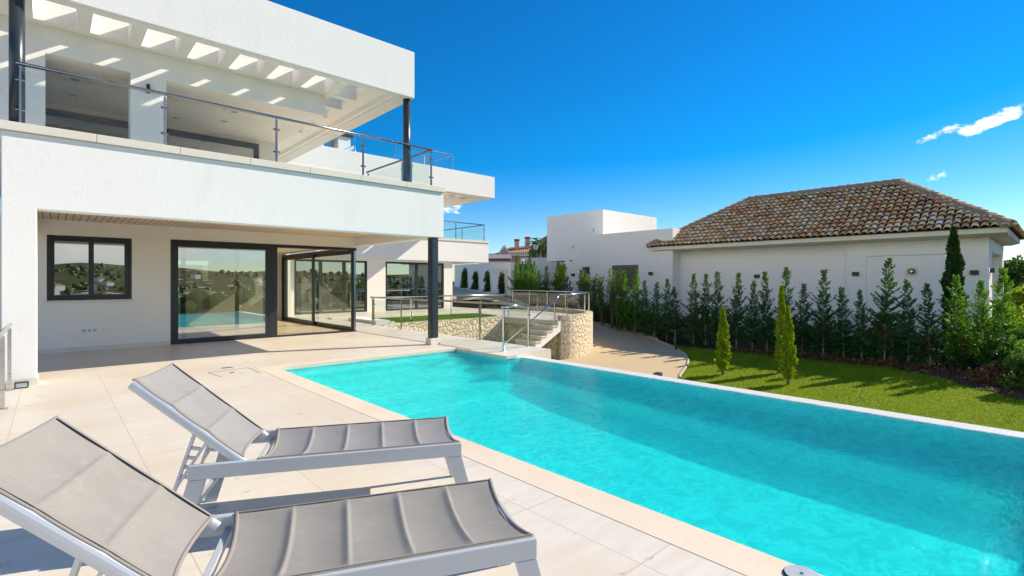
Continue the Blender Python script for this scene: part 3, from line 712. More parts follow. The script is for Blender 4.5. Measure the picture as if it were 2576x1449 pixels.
# wing behind the court
part('wing_beam', 'white_stucco', lambda m: (m.box(6.95, 18.6, 22.3, 22.6, 2.63, 3.74), m.box(18.3, 18.6, 22.6, 28.5, 2.63, 3.74)), bevel=.012)
part('wing_coping', 'cap_stone', lambda m: (m.box(6.95, 18.64, 22.26, 22.68, 3.742, 3.86), m.box(18.26, 18.64, 22.68, 28.5, 3.742, 3.86)), bevel=.006)
part('wing_slab', 'white_stucco', lambda m: m.box(6.95, 18.3, 22.6, 28.5, 2.66, 3.70))
def wingw(m):
    m.box(6.98, 7.8, 22.5, 22.75, .1, 2.66); m.box(11.2, 12.17, 22.5, 22.75, .1, 2.66); m.box(15.64, 16.2, 22.5, 22.75, .1, 2.66)
    m.box(7.8, 11.2, 22.5, 22.75, 2.53, 2.66); m.box(12.17, 15.64, 22.5, 22.75, 2.53, 2.66)
    m.box(15.95, 16.2, 22.75, 28.5, .1, 2.66); m.box(6.98, 13.0, 28.2, 28.5, .1, 2.66); m.box(13.0, 14.4, 28.2, 28.5, .1, .9); m.box(13., 14.4, 28.2, 28.5, 2.2, 2.66); m.box(14.4, 15.95, 28.2, 28.5, .1, 2.66)
    m.box(11.6, 11.8, 22.75, 28.2, .1, 2.66); m.box(6.98, 7.2, 21.2, 28.2, .1, 2.66)
part('wing_wall', 'warm_stucco', wingw)
part('wing_floor', 'court_stone', lambda m: m.box(7.2, 16.9, 20.4, 28.2, .003, .1))
part('wing_step', 'cap_stone', lambda m: m.box(8.46, 16.95, 20.1, 20.398, .004, .055))
for (a, b, st) in ((7.8, 11.2, (8.9, 10.0)), (12.17, 15.64, (13.9,))):
    d_ = part('sliding_door', 'anthracite', lambda m: (sash(m, a, b, .1, 2.53, 22.52, .09, .09), [m.box(s_, s_ + .14, 22.53, 22.60, .19, 2.44) for s_ in st]))
    part('glass_pane', 'window_glass', lambda m: m.add([(a + .09, 22.57, .19), (b - .09, 22.57, .19), (b - .09, 22.57, 2.44), (a + .09, 22.57, 2.44)], [(0, 1, 2, 3)]), d_)
part('kitchen_counter', 'counter_dark', lambda m: m.box(12.3, 14.3, 24.6, 25.4, .1, 1.05))
part('rear_window', 'anthracite', lambda m: sash(m, 13., 14.4, .9, 2.2, 28.25, .08, .08))
part('upper_wing_wall', 'white_stucco', lambda m: m.box(6.95, 11., 25.5, 30., 3.7, 5.89))
# upper wing roof with pergola slots
ur = MB(); ur.box(6.40, 17.1, 20.0, 20.14, 5.89, 6.99); ur.box(16.96, 17.1, 20.14, 30, 5.89, 6.99)
ur.build('wing_roof', 'white_stucco', VL, bevel=.01)
us = MB(); us.box(6.40, 16.96, 20.14, 20.4, 5.89, 6.19); us.box(6.40, 16.0, 21.3, 30, 5.89, 6.19); us.box(16.0, 16.96, 21.3, 30, 5.89, 6.19)
prev = 6.40
for k_ in range(13):
    a = 7.0 + .72 * k_; us.box(prev, a, 20.4, 21.3, 5.89, 6.19); prev = a + .53
us.box(prev, 16.96, 20.4, 21.3, 5.89, 6.19)
us.build('wing_soffit', 'warm_stucco', VL)
part('wing_roof_deck', 'cap_stone', lambda m: m.box(6.40, 16.96, 21.35, 30, 6.7, 6.94))
rt = part('roof_tower', 'white_stucco', lambda m: (m.box(10.42, 11.05, 24.0, 27, 6.94, 8.72), m.box(8.6, 9.7, 24.0, 27., 6.94, 8.72), m.box(8.6, 11.0, 24.6, 27, 6.94, 8.70)))
part('tower_window', 'window_glass', lambda m: m.add([(9.7, 24.5, 7.0), (10.42, 24.5, 7.0), (10.42, 24.5, 8.5), (9.7, 24.5, 8.5)], [(0, 1, 2, 3)]), rt)
part('tower_roof', 'anthracite', lambda m: m.box(8.5, 11.15, 23.9, 27.1, 8.721, 8.86), rt)
aw = part('folded_awning', 'lounger_metal', lambda m: (m.tube([(9.3, 21.9, 7.15), (10.35, 22.1, 7.75)], .09, 12), m.beam((10.35, 22.15, 7.72), (10.95, 22.3, 7.0), .05, .05)), smooth=False)
# ------------------------------------------------------------------ court, stone wall, stair
CURVE = [(14.90, 13.40), (15.25, 13.22), (15.7, 13.2), (16.4, 13.32), (17.1, 13.6), (17.7, 14.0), (18.2, 14.5), (18.6, 15.1), (18.95, 15.9), (19.2, 16.8), (19.45, 18.), (19.7, 19.5), (19.9, 21.), (20.0, 22.3)]
court = [(14.72, 13.42)] + [(u - .12, v + .12) for u, v in CURVE[1:]] + [(8.45, 22.3), (8.45, 16.80), (14.72, 16.80)]
mb = MB(); mb.prism(court, -.25, -.002); tag(mb.build('courtyard', 'court_stone'), kind='structure')
# curved stone wall and the straight one below the grass court
t = thing('stone_wall', 'curved rubble stone wall carrying the glass railing at the stair head', 'stone wall', (16., 13.3, -1.9))
mb = MB(); mb.wall(smooth_line(CURVE, 60, 2), .32, -2.3, .20)
mb.build('rough_face', 'rubble_stone', t)
mb = MB(); mb.box(14.90, 15.1, 13.72, 16.60, -2.3, -.26); mb.build('side_face', 'rubble_stone', t)
t = thing('stone_wall', 'straight rubble stone retaining wall under the small patch of grass', 'stone wall', (11.5, 16.7, -1.9))
mb = MB(); mb.box(8.46, 14.89, 16.60, 16.85, -2.3, -.02)
mb.build('rough_face', 'rubble_stone', t)
gp = [(9.35, 16.95), (14.3, 16.95), (14.9, 17.3), (15.05, 18.95), (14.6, 19.15), (9.35, 19.15)]
mb = MB(); mb.prism(gp, -.001, .02); tag(mb.build('grass_base', 'lawn_soil'), kind='structure')
tag(blades('court_grass', 16000, lambda n: (rng.uniform(9.35, 15.05, n), rng.uniform(16.95, 19.15, n)), .03, .012, 'turf_blade', lambda a, b: 0 * a + .018, lambda x, y: ~inside(gp, x, y)), kind='stuff')
mb = MB(); mb.box(8.75, 9.33, 16.9, 19.2, 0., .11); mb.box(9.33, 9.5, 16.868, 16.948, 0., .06); mb.box(9.33, 15.2, 19.17, 19.28, 0, .05); 
tag(mb.build('grass_kerb', 'white_gatewall'), 'low white kerb around the small grass patch in the court', 'kerb', kind='structure')
t = thing('staircase', 'stone garden stair with white side climbing to the curved terrace', 'staircase', (13., 13.9, -1.8))
N = 11; TR, RS = .317, .178; SU = 14.72
prof = [(SU + .12, -.06)]
for i in range(N):
    u = SU - TR * i; prof += [(u, -.045 - RS * i), (u, -.045 - RS * (i + 1))]
prof += [(SU - TR * N, -.045 - RS * N - .2), (SU + .12, -.42)]
mb = MB(); mb.extrude([(u, 13.36, z) for u, z in prof], (0, 1.08, 0)); mb.build('stringer', 'white_stucco', t)
for i in range(N):
    u = SU - TR * i; z = -RS * (i + 1)
    mb = MB(); mb.box(u - TR - .03, u - .001, 13.33, 14.47, z - .043, z); mb.box(u - .018, u - .001, 13.37, 14.43, z + .001, z + RS - .044); mb.build('step', 'coping_stone', t)

# ------------------------------------------------------------------ railings
def railing(name, label, path, h, posts, group=None, cat='railing', post_mat='steel', rail_r=.027, panel_gap=.06, z_low=.07, rail_z=None, base=True, clamps=True, panels=True, post_off=None):
    """path: list of 3D points at the foot; posts: list of (x, y, z) feet"""
    P = [np.array(p, float) for p in path]
    t = thing(name, label, cat, tuple(P[0]), group)
    top = [p + np.array((0, 0, h)) for p in P]
    mb = MB(); mb.tube(top, rail_r, 12); mb.build('handrail', post_mat, t, smooth=True)
    for q in posts:
        q = np.array(q, float)
        # nearest segment direction
        best = None
        for a, b in zip(P[:-1], P[1:]):
            d_ = b - a; s = np.clip(np.dot(q - a, d_) / np.dot(d_, d_), 0, 1); e = np.linalg.norm(a + d_ * s - q)
            if best is None or e < best[0]: best = (e, d_ / np.linalg.norm(d_))
        d_ = best[1].copy(); d_[2] = 0; d_ /= np.linalg.norm(d_); n_ = np.array((-d_[1], d_[0], 0))
        mb = MB(); mb.obox(q + (0, 0, (h - .05) / 2), d_ * .028, n_ * .042, (0, 0, h - .05)); mb.tube([q + (0, 0, h - .05), q + (0, 0, h - .015)], .008, 8)
        if base: mb.obox(q + (0, 0, .006), d_ * .10, n_ * .10, (0, 0, .012))
        po = mb.build('post', post_mat, t)
        if clamps:
            for zc in (.22, h - .24):
                mb = MB(); mb.tube([q + d_ * -.055 + (0, 0, zc), q + d_ * .055 + (0, 0, zc)], .020, 10); mb.build('clamp', post_mat, po)
    if panels:
        pts = [np.array(q, float) for q in posts]
        for a, b in zip(pts[:-1], pts[1:]):
            d_ = b - a; L = np.linalg.norm(d_)
            if L > 3.6 or L < .3: continue
            d_ /= L; n_ = np.cross(d_, (0, 0, 1)); n_ /= np.linalg.norm(n_)
            a2 = a + d_ * panel_gap; b2 = b - d_ * panel_gap; zl = np.array((0, 0, z_low)); zh = np.array((0, 0, h - .10))
            mb = MB(); mb.add([a2 + zl, b2 + zl, b2 + zh, a2 + zh], [(0, 1, 2, 3)]); mb.build('glass_panel', 'rail_glass', t)
    return t
Z1 = 3.88
railing('glass_railing', 'glass balustrade with steel rail along the upper terrace of the villa', [(-.38, 10.44, Z1), (6.90, 10.44, Z1), (6.90, 13.9, Z1)], .90,
        [(-.33, 10.44, Z1), (1.45, 10.44, Z1), (3.28, 10.44, Z1), (5.10, 10.44, Z1), (6.88, 10.44, Z1), (6.90, 11.40, Z1), (6.90, 11.85, Z1), (6.90, 13.8, Z1)], base=False, post_mat='steel_dark')
Z2 = 3.86
railing('glass_railing', 'glass balustrade on the white wing balcony beside the corner column', [(9., 22.46, Z2), (18.42, 22.46, Z2), (18.42, 28.3, Z2)], .94,
        [(10.6, 22.46, Z2), (13.5, 22.46, Z2), (16.4, 22.46, Z2), (18.40, 22.46, Z2), (18.42, 24.6, Z2), (18.42, 27.4, Z2)], base=False, post_mat='steel_dark')
Z3 = 6.94
railing('glass_railing', 'glass balustrade on the flat roof against the deep blue sky', [(8., 20.9, Z3), (15.1, 20.9, Z3), (15.1, 26.2, Z3)], 1.06,
        [(9.8, 20.9, Z3), (11.8, 20.9, Z3), (13.4, 20.9, Z3), (15.08, 20.9, Z3), (15.1, 23.5, Z3), (15.1, 26., Z3)], base=False)
railing('glass_railing', 'glass railing along the terrace edge beside the grey square column', [(7.30, 8.30, 0), (8.42, 8.58, 0), (8.34, 16.5, 0)], .99,
        [(7.37, 8.32, 0), (8.40, 8.58, 0), (8.37, 10.4, 0), (8.35, 12.4, 0), (8.34, 14.4, 0), (8.34, 16.35, 0)])
railing('glass_railing', 'long glass railing on top of the stone wall before the grass patch', [(8.40, 16.62, 0), (17.1, 16.72, 0)], .97,
        [(8.55, 16.66, 0), (10.1, 16.68, 0), (11.94, 16.69, 0), (13.5, 16.7, 0), (15.1, 16.71, 0), (16.95, 16.72, 0)])
RC = smooth_line(CURVE, 60, 2); RCi = [(x - .0, y + .0) for x, y in RC]
mid = []
for i in range(len(RC)):
    d_ = RC[min(i + 1, 59)] - RC[max(i - 1, 0)]; d_ /= np.linalg.norm(d_); mid.append(RC[i] + np.array((-d_[1], d_[0])) * .15)
pp = [(m[0], m[1], .2) for m in mid]
railing('glass_railing', 'curved glass railing on the rounded stone wall at the stair head', pp[:1] + pp[2:], .84, [pp[i] for i in (2, 9, 17, 25, 31, 39, 47, 55)])
railing('stair_handrail', 'sloping steel handrail running down the stone garden stair', [(11.6, 13.45, -1.75), (14.75, 13.45, .02), (15.0, 13.53, .2)], .86, [(11.8, 13.45, -1.66), (13.2, 13.45, -.87), (14.6, 13.45, -.09)], base=False, cat='handrail')
railing('glass_railing', 'polished steel railing at the left edge by the corner pillar', [(-.43, 10.28, 0), (-.43, 5.2, 0)], .93, [(-.43, 10.1, 0), (-.43, 8.68, 0), (-.43, 6.9, 0)])

# ------------------------------------------------------------------ sun loungers
def lounger(name, label, loc, ang, fab):
    t = thing(name, label, 'sun lounger', loc, 'sun loungers on the terrace', ang)
    Lr, Wd, H = 1.616, .683, .47; RW, RH = .038, .085
    def pt(nm, mat, fn, parent=None, **kw):
        m = MB(); fn(m); return m.build(nm, mat, parent or t, local=True, **kw)
    for y, s in ((RW / 2, -1), (Wd - RW / 2, 1)):
        pt('side_rail', 'lounger_metal', lambda m: m.box(0, Lr, y - RW / 2, y + RW / 2, H - RH, H), bevel=.005)
        for x0, x1, xt0, xt1 in ((.0, .095, -.105, -.02), (Lr - .095, Lr, Lr + .02, Lr + .105)):
            pt('leg', 'lounger_metal', lambda m: m.extrude([(xt0, y - RW / 2 + .001, 0), (xt1, y - RW / 2 + .001, 0), (x1, y - RW / 2 + .001, H - RH - .0005), (x0, y - RW / 2 + .001, H - RH - .0005)], (0, RW - .002, 0)), bevel=.004)
    pt('cross_bar', 'lounger_metal', lambda m: m.box(Lr - .05, Lr - .012, RW, Wd - RW, H - .075, H - .035), bevel=.004)
    pt('cross_bar', 'lounger_metal', lambda m: m.box(.33, .36, RW, Wd - RW, H - .085, H - .05), bevel=.004)
    pt('cross_bar', 'lounger_metal', lambda m: m.box(-.03, .0, RW, Wd - RW, .16, .19), bevel=.004)
    # seat fabric
    def sling(nx, ny, x0, x1, seams, sag, ends, fx):
        V_ = []; F_ = []; 
        for i in range(nx + 1):
            s = i / nx; x = x0 + (x1 - x0) * s
            dm = min(abs(s - q) for q in seams) * (x1 - x0) if seams else 1
            k0 = max([q for q in [0.] + seams if q <= s + 1e-9]); k1 = min([q for q in seams + [1.] if q > s - 1e-9] or [1.])
            f = (s - k0) / max(k1 - k0, 1e-6); puff = -.010 * sin(pi * min(max(f, 0), 1))
            sg = (s - min(seams, key=lambda q: abs(s - q))) * (x1 - x0) if seams else 1; ridge = .009 * math.exp(-(sg / (.022 if sg < 0 else .006)) ** 2)
            for j in range(ny + 1):
                tt = j / ny * 2 - 1; c = 1 - tt * tt
                z = -sag * c + (puff + ridge) * min(1, (1 - abs(tt)) * 5) 
                bow = ends(s) * c
                V_.append(fx(x + bow, RW * .55 + (Wd - RW * 1.1) * j / ny, z))
        for i in range(nx):
            for j in range(ny):
                a = i * (ny + 1) + j; F_.append((a, a + 1, a + ny + 2, a + ny + 1))
        return V_, F_
    V_, F_ = sling(180, 20, .375, Lr - .015, [.2, .4, .6, .8], .044, lambda s: (.028 * (1 - s) ** 6 - .02 * s ** 6), lambda x, y, z: (x, y, H + .006 + z))
    m = MB(); m.add(V_, F_); se = m.build('seat_sling', fab, t, smooth=True, local=True)
    md = se.modifiers.new('solid', 'SOLIDIFY'); md.thickness = .012; md.offset = -1
    for (xe, bow) in ((.375, .028), (Lr - .015, -.02)):
        pts = []
        for j in range(21):
            tt = j / 20 * 2 - 1; c = 1 - tt * tt; pts.append((xe + bow * c, RW * .55 + (Wd - RW * 1.1) * j / 20, H + .002 - .044 * c))
        m = MB(); m.tube(pts, .011, 8); m.build('edge_piping', 'trim_seam', se, smooth=True, local=True)
    for y in (RW * .75, Wd - RW * .75):
        m = MB(); m.box(.375, Lr - .02, y - .004, y + .004, H + .004, H + .0085); m.build('seam_strip', 'trim_seam', se, local=True)
    # backrest
    px, pz = .285, H - .012; ex, ez = -.295, .966; dl = sqrt((ex - px) ** 2 + (ez - pz) ** 2); dx_, dz_ = (ex - px) / dl, (ez - pz) / dl; nx_, nz_ = dz_, -dx_
    if nz_ < 0: nx_, nz_ = -nx_, -nz_
    def bx(s, y, z): return (px + dx_ * s + nx_ * z, y, pz + dz_ * s + nz_ * z)
    bf = None
    for y in (RW + .004 + .014, Wd - RW - .018):
        m = MB(); prof_ = [(cos(a) * .017, sin(a) * .030 - .012) for a in np.linspace(0, 2 * pi, 15)[:-1]]
        vs = [bx(s, y + q[0], q[1]) for s in (-.03, dl) for q in prof_]; n = len(prof_)
        m.add(vs, [tuple(range(n)), tuple(range(n, 2 * n))] + [(i, (i + 1) % n, (i + 1) % n + n, i + n) for i in range(n)])
        m.build('backrest_rail', 'lounger_frame', t, smooth=False, local=True, bevel=.002)
    m = MB(); m.tube([bx(dl - .02, RW + .02, -.03), bx(dl - .02, Wd / 2, -.038), bx(dl - .02, Wd - RW - .02, -.03)], .012, 10); m.build('backrest_bar', 'lounger_frame', t, smooth=True, local=True)
    Wb = Wd
    V_, F_ = sling(72, 20, 0.02, dl + .012, [.34, .67], .030, lambda s: (.018 * (1 - s) ** 6), lambda x, y, z: bx(x, RW + .012 + (y - RW * .55) * (Wd - 2 * RW - .024) / (Wd - RW * 1.1), .022 + z))
    m = MB(); m.add(V_, F_); bk = m.build('backrest_sling', fab, t, smooth=True, local=True)
    md = bk.modifiers.new('solid', 'SOLIDIFY'); md.thickness = .012; md.offset = -1
    pts = [bx(.02 + .018 * (1 - (j / 10 - 1) ** 2), RW + .012 + (Wd - 2 * RW - .024) * j / 20, .018 - .03 * (1 - (j / 10 - 1) ** 2)) for j in range(21)]
    m = MB(); m.tube(pts, .010, 8); m.build('edge_piping', 'trim_seam', bk, smooth=True, local=True)
    for y in (RW + .026, Wd - RW - .026):
        m = MB(); vs = [bx(s, y + q, .0245) for s, q in ((.03, -.007), (.03, .007), (dl, .007), (dl, -.007))]; m.add(vs, [(0, 1, 2, 3)]); m.build('seam_strip', 'trim_seam', bk, local=True)
    # notched support stay
    for y in (RW + .05, Wd - RW - .05):
        a = np.array(bx(.33, y, -.03)); b = np.array((-.16, y, .10)); m = MB(); m.beam(a, b, .016, .034, up=(0, 1, 0)); m.tube([b + (0, -.02, 0), b + (0, .02, 0)], .022, 10)
        m.build('support_stay', 'lounger_frame', t, local=True)
        a2 = np.array((.13, y, H - .05)); b2 = a + (b - a) * .62; m = MB(); m.beam(np.array(bx(.24, y, -.03)), b2, .014, .026, up=(0, 1, 0))
        for k_ in range(4):
            q = a + (b - a) * (.2 + .1 * k_); m.obox(q + (.035, 0, .004), (.05, 0, -.012), (0, .014, 0), (.004, 0, .018))
        m.build('notched_bracket', 'lounger_frame', t, local=True)
    return t
lounger('sun_lounger', 'grey sling sun lounger nearest the camera, cut off by the lower left corner', (.029, 2.139, 0), math.atan2(-.403, .915), 'sling_warm')
lounger('sun_lounger', 'grey sling sun lounger farther back, standing between the other lounger and the pool', (.588, 3.446, 0), math.atan2(-.459, .889), 'sling_cool')

# ------------------------------------------------------------------ bollard lamps, small things outdoors
q = on_ground(1700, 879, .1)
def bollard(q, h, label, arm=None, grp='bollard lamps along the drive'):
    t = thing('bollard_lamp', label, 'bollard lamp', tuple(q), grp)
    MB().box(q[0] - .045, q[0] + .045, q[1] - .03, q[1] + .03, q[2] - .1, q[2] + h).build('post', 'column_paint', t, bevel=.004)
    m = MB(); m.beam(np.array((q[0] + .035, q[1] - .03, q[2] + h + .031)), np.array((q[0] - .15, q[1] + .20, q[2] + h + .031)), .08, .06); m.build('lamp_head', 'column_paint', t, bevel=.004)
bollard(q, .78, 'grey post lamp standing at the lawn kerb left of the first small cypress')
q2 = on_ground(1287 + 625 - 1287 - 0, 760) if False else np.array((24.3, 30.2, float(ground(24.3, 30.2))))
q2 = on_d(1209, 740, 40.); q2 = np.array((q2[0], q2[1], float(ground(q2[0], q2[1])) + .05))
bollard(q2, .95, 'dark post lamp among the shrubs along the white garden wall')
q = on_ground(1655, 949, .1)
t = thing('floor_box', 'small dark box lamp on the drive just beyond the pool edge', 'box lamp', tuple(q))
MB().box(q[0] - .13, q[0] + .13, q[1] - .09, q[1] + .09, q[2], q[2] + .15).build('housing', 'column_paint', t, bevel=.01)
MB().box(q[0] - .132, q[0] - .1305, q[1] - .07, q[1] + .07, q[2] + .03, q[2] + .11).build('lens', 'drain_grey', t)
# ------------------------------------------------------------------ neighbour house with the tiled roof
NH = thing('neighbour_house', 'long white neighbouring house with a hipped clay tile roof behind the hedge', 'house', (26, 8, -1.3))
def np_(name, mat, fn, parent=None, **kw):
    mb = MB(); fn(mb); return mb.build(name, mat, parent if parent is not None else NH, **kw)
UF = 25.95
def nwall(m):
    m.box(26.15, 33, 6.43, 14.5, -2.0, 3.40)
    v0, v1, zt = 2.62, 5.70, 2.64
    m.box(UF, 27.2, 1.84, v0, -2, 3.40); m.box(27.2, 33, 1.84, v0, 2.72, 3.40); m.box(32.2, 33, 1.84, v0, -2, 2.72); m.box(UF, 33, v1, 6.43, -2, 3.40); m.box(UF, 33, v0, v1, zt, 3.40); m.box(UF + .07, 33, v0, v1, -2, zt)
np_('wall', 'neighbour_stucco', nwall)
def cornice(m):
    m.extrude([(u, 15.75, z) for u, z in ((25.12, 3.30), (25.12, 3.50), (26.2, 3.50), (26.2, 3.22), (25.55, 3.22))], (0, -14.45, 0))
    m.extrude([(26.2, v, z) for v, z in ((1.30, 3.30), (1.30, 3.50), (2.2, 3.50), (2.2, 3.22), (1.6, 3.22))], (7., 0, 0))
np_('cornice', 'cream_trim', cornice, bevel=.02)
ZE, ZR, UE, URG, VA, VB = 3.52, 6.13, 25.0, 29.1, 1.2, 15.9
VRa, VRb = 5.10, 11.95
URB = 33.2
roof_n = np_('roof', 'roof_bed', lambda m: m.add([(UE, VA, ZE), (UE, VB, ZE), (URB, VB, ZE), (URB, VA, ZE), (URG, VRa, ZR), (URG, VRb, ZR)], [(0, 1, 5, 4), (2, 3, 4, 5), (3, 0, 4), (1, 2, 5), (0, 3, 2, 1)]))
rg = np.random.default_rng(3)
def tiles(e0, e1, apex_a, apex_b, length_dir, pitch, name):
    """rows of barrel tiles on one roof slope. e0,e1 eave ends; apex_a/b ridge ends"""
    e0, e1, apex_a, apex_b = [np.array(q, float) for q in (e0, e1, apex_a, apex_b)]
    ev = e1 - e0; W = np.linalg.norm(ev); ev /= W
    mid = (apex_a + apex_b) / 2 - e0; sl = mid - ev * np.dot(mid, ev); S = np.linalg.norm(sl); sl /= S; n_ = np.cross(ev, sl)
    if n_[2] < 0: n_ = -n_
    xa = np.dot(apex_a - e0, ev); xb = np.dot(apex_b - e0, ev)
    V_ = []; F_ = []; Tl, step = .46, .375; k = 0; seg = 6
    for c in np.arange(pitch * .5, W, pitch):
        if c < xa: smax = S * c / xa
        elif c > xb: smax = S * (W - c) / (W - xb)
        else: smax = S
        s = -.10
        while s < smax - .12:
            x = c + rg.normal(0, .008); tw = rg.normal(0, .02); lift = rg.normal(0, .006)
            for (ss, r, zz) in ((s, .102, .070), (s + Tl, .078, .0)):
                for i in range(seg + 1):
                    a = pi * i / seg
                    V_.append(e0 + ev * (x + r * cos(a) + tw * (ss - s)) + sl * ss + n_ * (zz + lift + r * .85 * sin(a)))
            b = k * (seg + 1) * 2
            for i in range(seg): F_.append((b + i, b + i + 1, b + seg + 2 + i, b + seg + 1 + i))
            # thickness lip at the lower end
            k += 1; s += step * rg.uniform(.97, 1.03)
    return npmesh(name, np.array(V_) - world_loc(NH), np.array(F_), 'roof_tile', roof_n, True)
tl = tiles((UE, VB, ZE), (UE, VA, ZE), (URG, VRb, ZR), (URG, VRa, ZR), None, .262, 'tile_slope')
md = tl.modifiers.new('solid', 'SOLIDIFY'); md.thickness = .018; md.offset = -1
tl2 = tiles((UE, VA, ZE), (URB, VA, ZE), (URG - .01, VRa, ZR), (URG + .01, VRa, ZR), None, .262, 'tile_slope')
md = tl2.modifiers.new('solid', 'SOLIDIFY'); md.thickness = .018; md.offset = -1
tl3 = tiles((URB, VB, ZE), (UE, VB, ZE), (URG + .01, VRb, ZR), (URG - .01, VRb, ZR), None, .262, 'tile_slope')
def ridge(a, b):
    a, b = np.array(a, float), np.array(b, float); d_ = b - a; L = np.linalg.norm(d_); d_ /= L; mb = MB(); mo = MB()
    sd_ = np.cross(d_, (0, 0, 1)); sd_ /= np.linalg.norm(sd_); up = np.cross(sd_, d_)
    n = int(L / .36)
    for i in range(n):
        p = a + d_ * (L * i / n); q = a + d_ * (L * (i + 1.2) / n); vs = []
        for (c, r) in ((p, .135), (q, .115)):
            for j in range(8):
                an = pi * j / 7; vs.append(c + sd_ * r * cos(an) + up * (.07 + r * .8 * sin(an) + rg.normal(0, .004)))
        mb.add(vs, [(j, j + 1, j + 9, j + 8) for j in range(7)])
    mo.extrude([a + sd_ * -.30 + up * -.10, a + sd_ * .30 + up * -.10, a + sd_ * .15 + up * .12, a + sd_ * -.15 + up * .12], d_ * L)
    mo.build('ridge_bed', 'ridge_mortar', roof_n); o = mb.build('ridge_cap', 'roof_tile', roof_n, smooth=True); md = o.modifiers.new('solid', 'SOLIDIFY'); md.thickness = .02
for a, b in (((UE, VA, ZE + .05), (URG, VRa, ZR + .04)), ((UE, VB, ZE + .05), (URG, VRb, ZR + .04)), ((URG, VRb, ZR + .05), (URG, VRa - .1, ZR + .05)), ((URB, VA, ZE + .05), (URG, VRa, ZR + .04))): ridge(a, b)
# flat-roofed blocks
np_('front_block', 'neighbour_stucco', lambda m: (m.box(25.3, 30, 14.5, 20.3, -2.0, 4.50), m.box(25.3, 30, 20.3, 20.9, -2, 1.0), m.box(25.3, 30, 20.3, 20.9, 2.47, 4.5), m.box(25.36, 30, 20.3, 20.9, 1.0, 2.47), m.box(25.3, 30, 20.9, 22.4, -2.0, 4.50)), bevel=.015)
np_('upper_block', 'neighbour_stucco', lambda m: m.box(28., 34.8, 21.3, 26.6, 3.08, 6.5), bevel=.015)
sw = np_('shutter_window', 'anthracite', lambda m: sash_u(m, 16.7, 18.5, 1.1, 2.52, 25.262, .05, .045))
mb = MB()
for i in range(30): mb.box(25.275, 25.295, 16.751, 18.449, 1.155 + i * .0436, 1.155 + i * .0436 + .032)
mb.build('shutter_slat', 'shutter', sw)
np_('slit_window', 'shutter', lambda m: m.box(25.345, 25.358, 20.31, 20.89, 1.01, 2.46))
def wall_light(p, ax=0):
    d_ = (.12, .10) if ax == 0 else (.10, .12)
    l_ = np_('wall_light', 'black_plastic', lambda m: (m.box(p[0] - .11, p[0] - .001, p[1] - .12, p[1] + .12, p[2] - .085, p[2] + .085)), bevel=.004)
for (px, py, u) in ((1443, 691.5, 25.3), (1637.9, 688, 25.3), (1905, 694.9, 26.15), (2153, 689, UF), (2451.6, 685.5, UF)):
    wall_light(on_u(px, py, u))
np_('wall_light', 'black_plastic', lambda m: m.box(26.35, 26.62, 1.71, 1.839, 1.88, 2.06), bevel=.004)
np_('wall_light', 'black_plastic', lambda m: m.box(32.45, 32.75, 1.71, 1.839, 1.95, 2.15), bevel=.004)
for (px, py, u) in ((1981.5, 685.5, 26.15), (2294.5, 682.6, UF + .07)):
    p = on_u(px, py, u); v_ = np_('flue_vent', 'cream_trim', lambda m: m.box(u - .02, u - .001, p[1] - .20, p[1] + .20, p[2] - .18, p[2] + .18))
    np_('vent_pipe', 'black_plastic', lambda m: m.tube([(u - .021, p[1], p[2]), (u - .16, p[1], p[2])], .115, 20), v_, smooth=False)
    np_('vent_cap', 'brass', lambda m: (m.tube([(u - .161, p[1], p[2]), (u - .20, p[1], p[2])], [.085, .05], 20)), v_)
for (px, py, u) in ((2292 / 1.59 + .0, 989 / 1.59, 25.3), ):
    p = on_u(px, py, u); b_ = np_('wall_box', 'white_plastic', lambda m: m.box(u - .03, u - .001, p[1] - .12, p[1] + .12, p[2] - .16, p[2] + .16)); np_('keyhole', 'black_plastic', lambda m: m.box(u - .034, u - .031, p[1] - .03, p[1] + .03, p[2] - .07, p[2] + .09), b_)
p = on_u(1494, 579.5, 28.); b_ = np_('wall_box', 'white_plastic', lambda m: m.box(27.97, 27.999, p[1] - .14, p[1] + .14, p[2] - .18, p[2] + .18)); np_('keyhole', 'black_plastic', lambda m: m.box(27.964, 27.969, p[1] - .03, p[1] + .03, p[2] - .08, p[2] + .1), b_)
p = on_u(1437, 655, 25.3); np_('camera_dome', 'drain_grey', lambda m: m.tube([(25.299, p[1], p[2]), (25.18, p[1], p[2] - .02)], [.07, .06], 12))

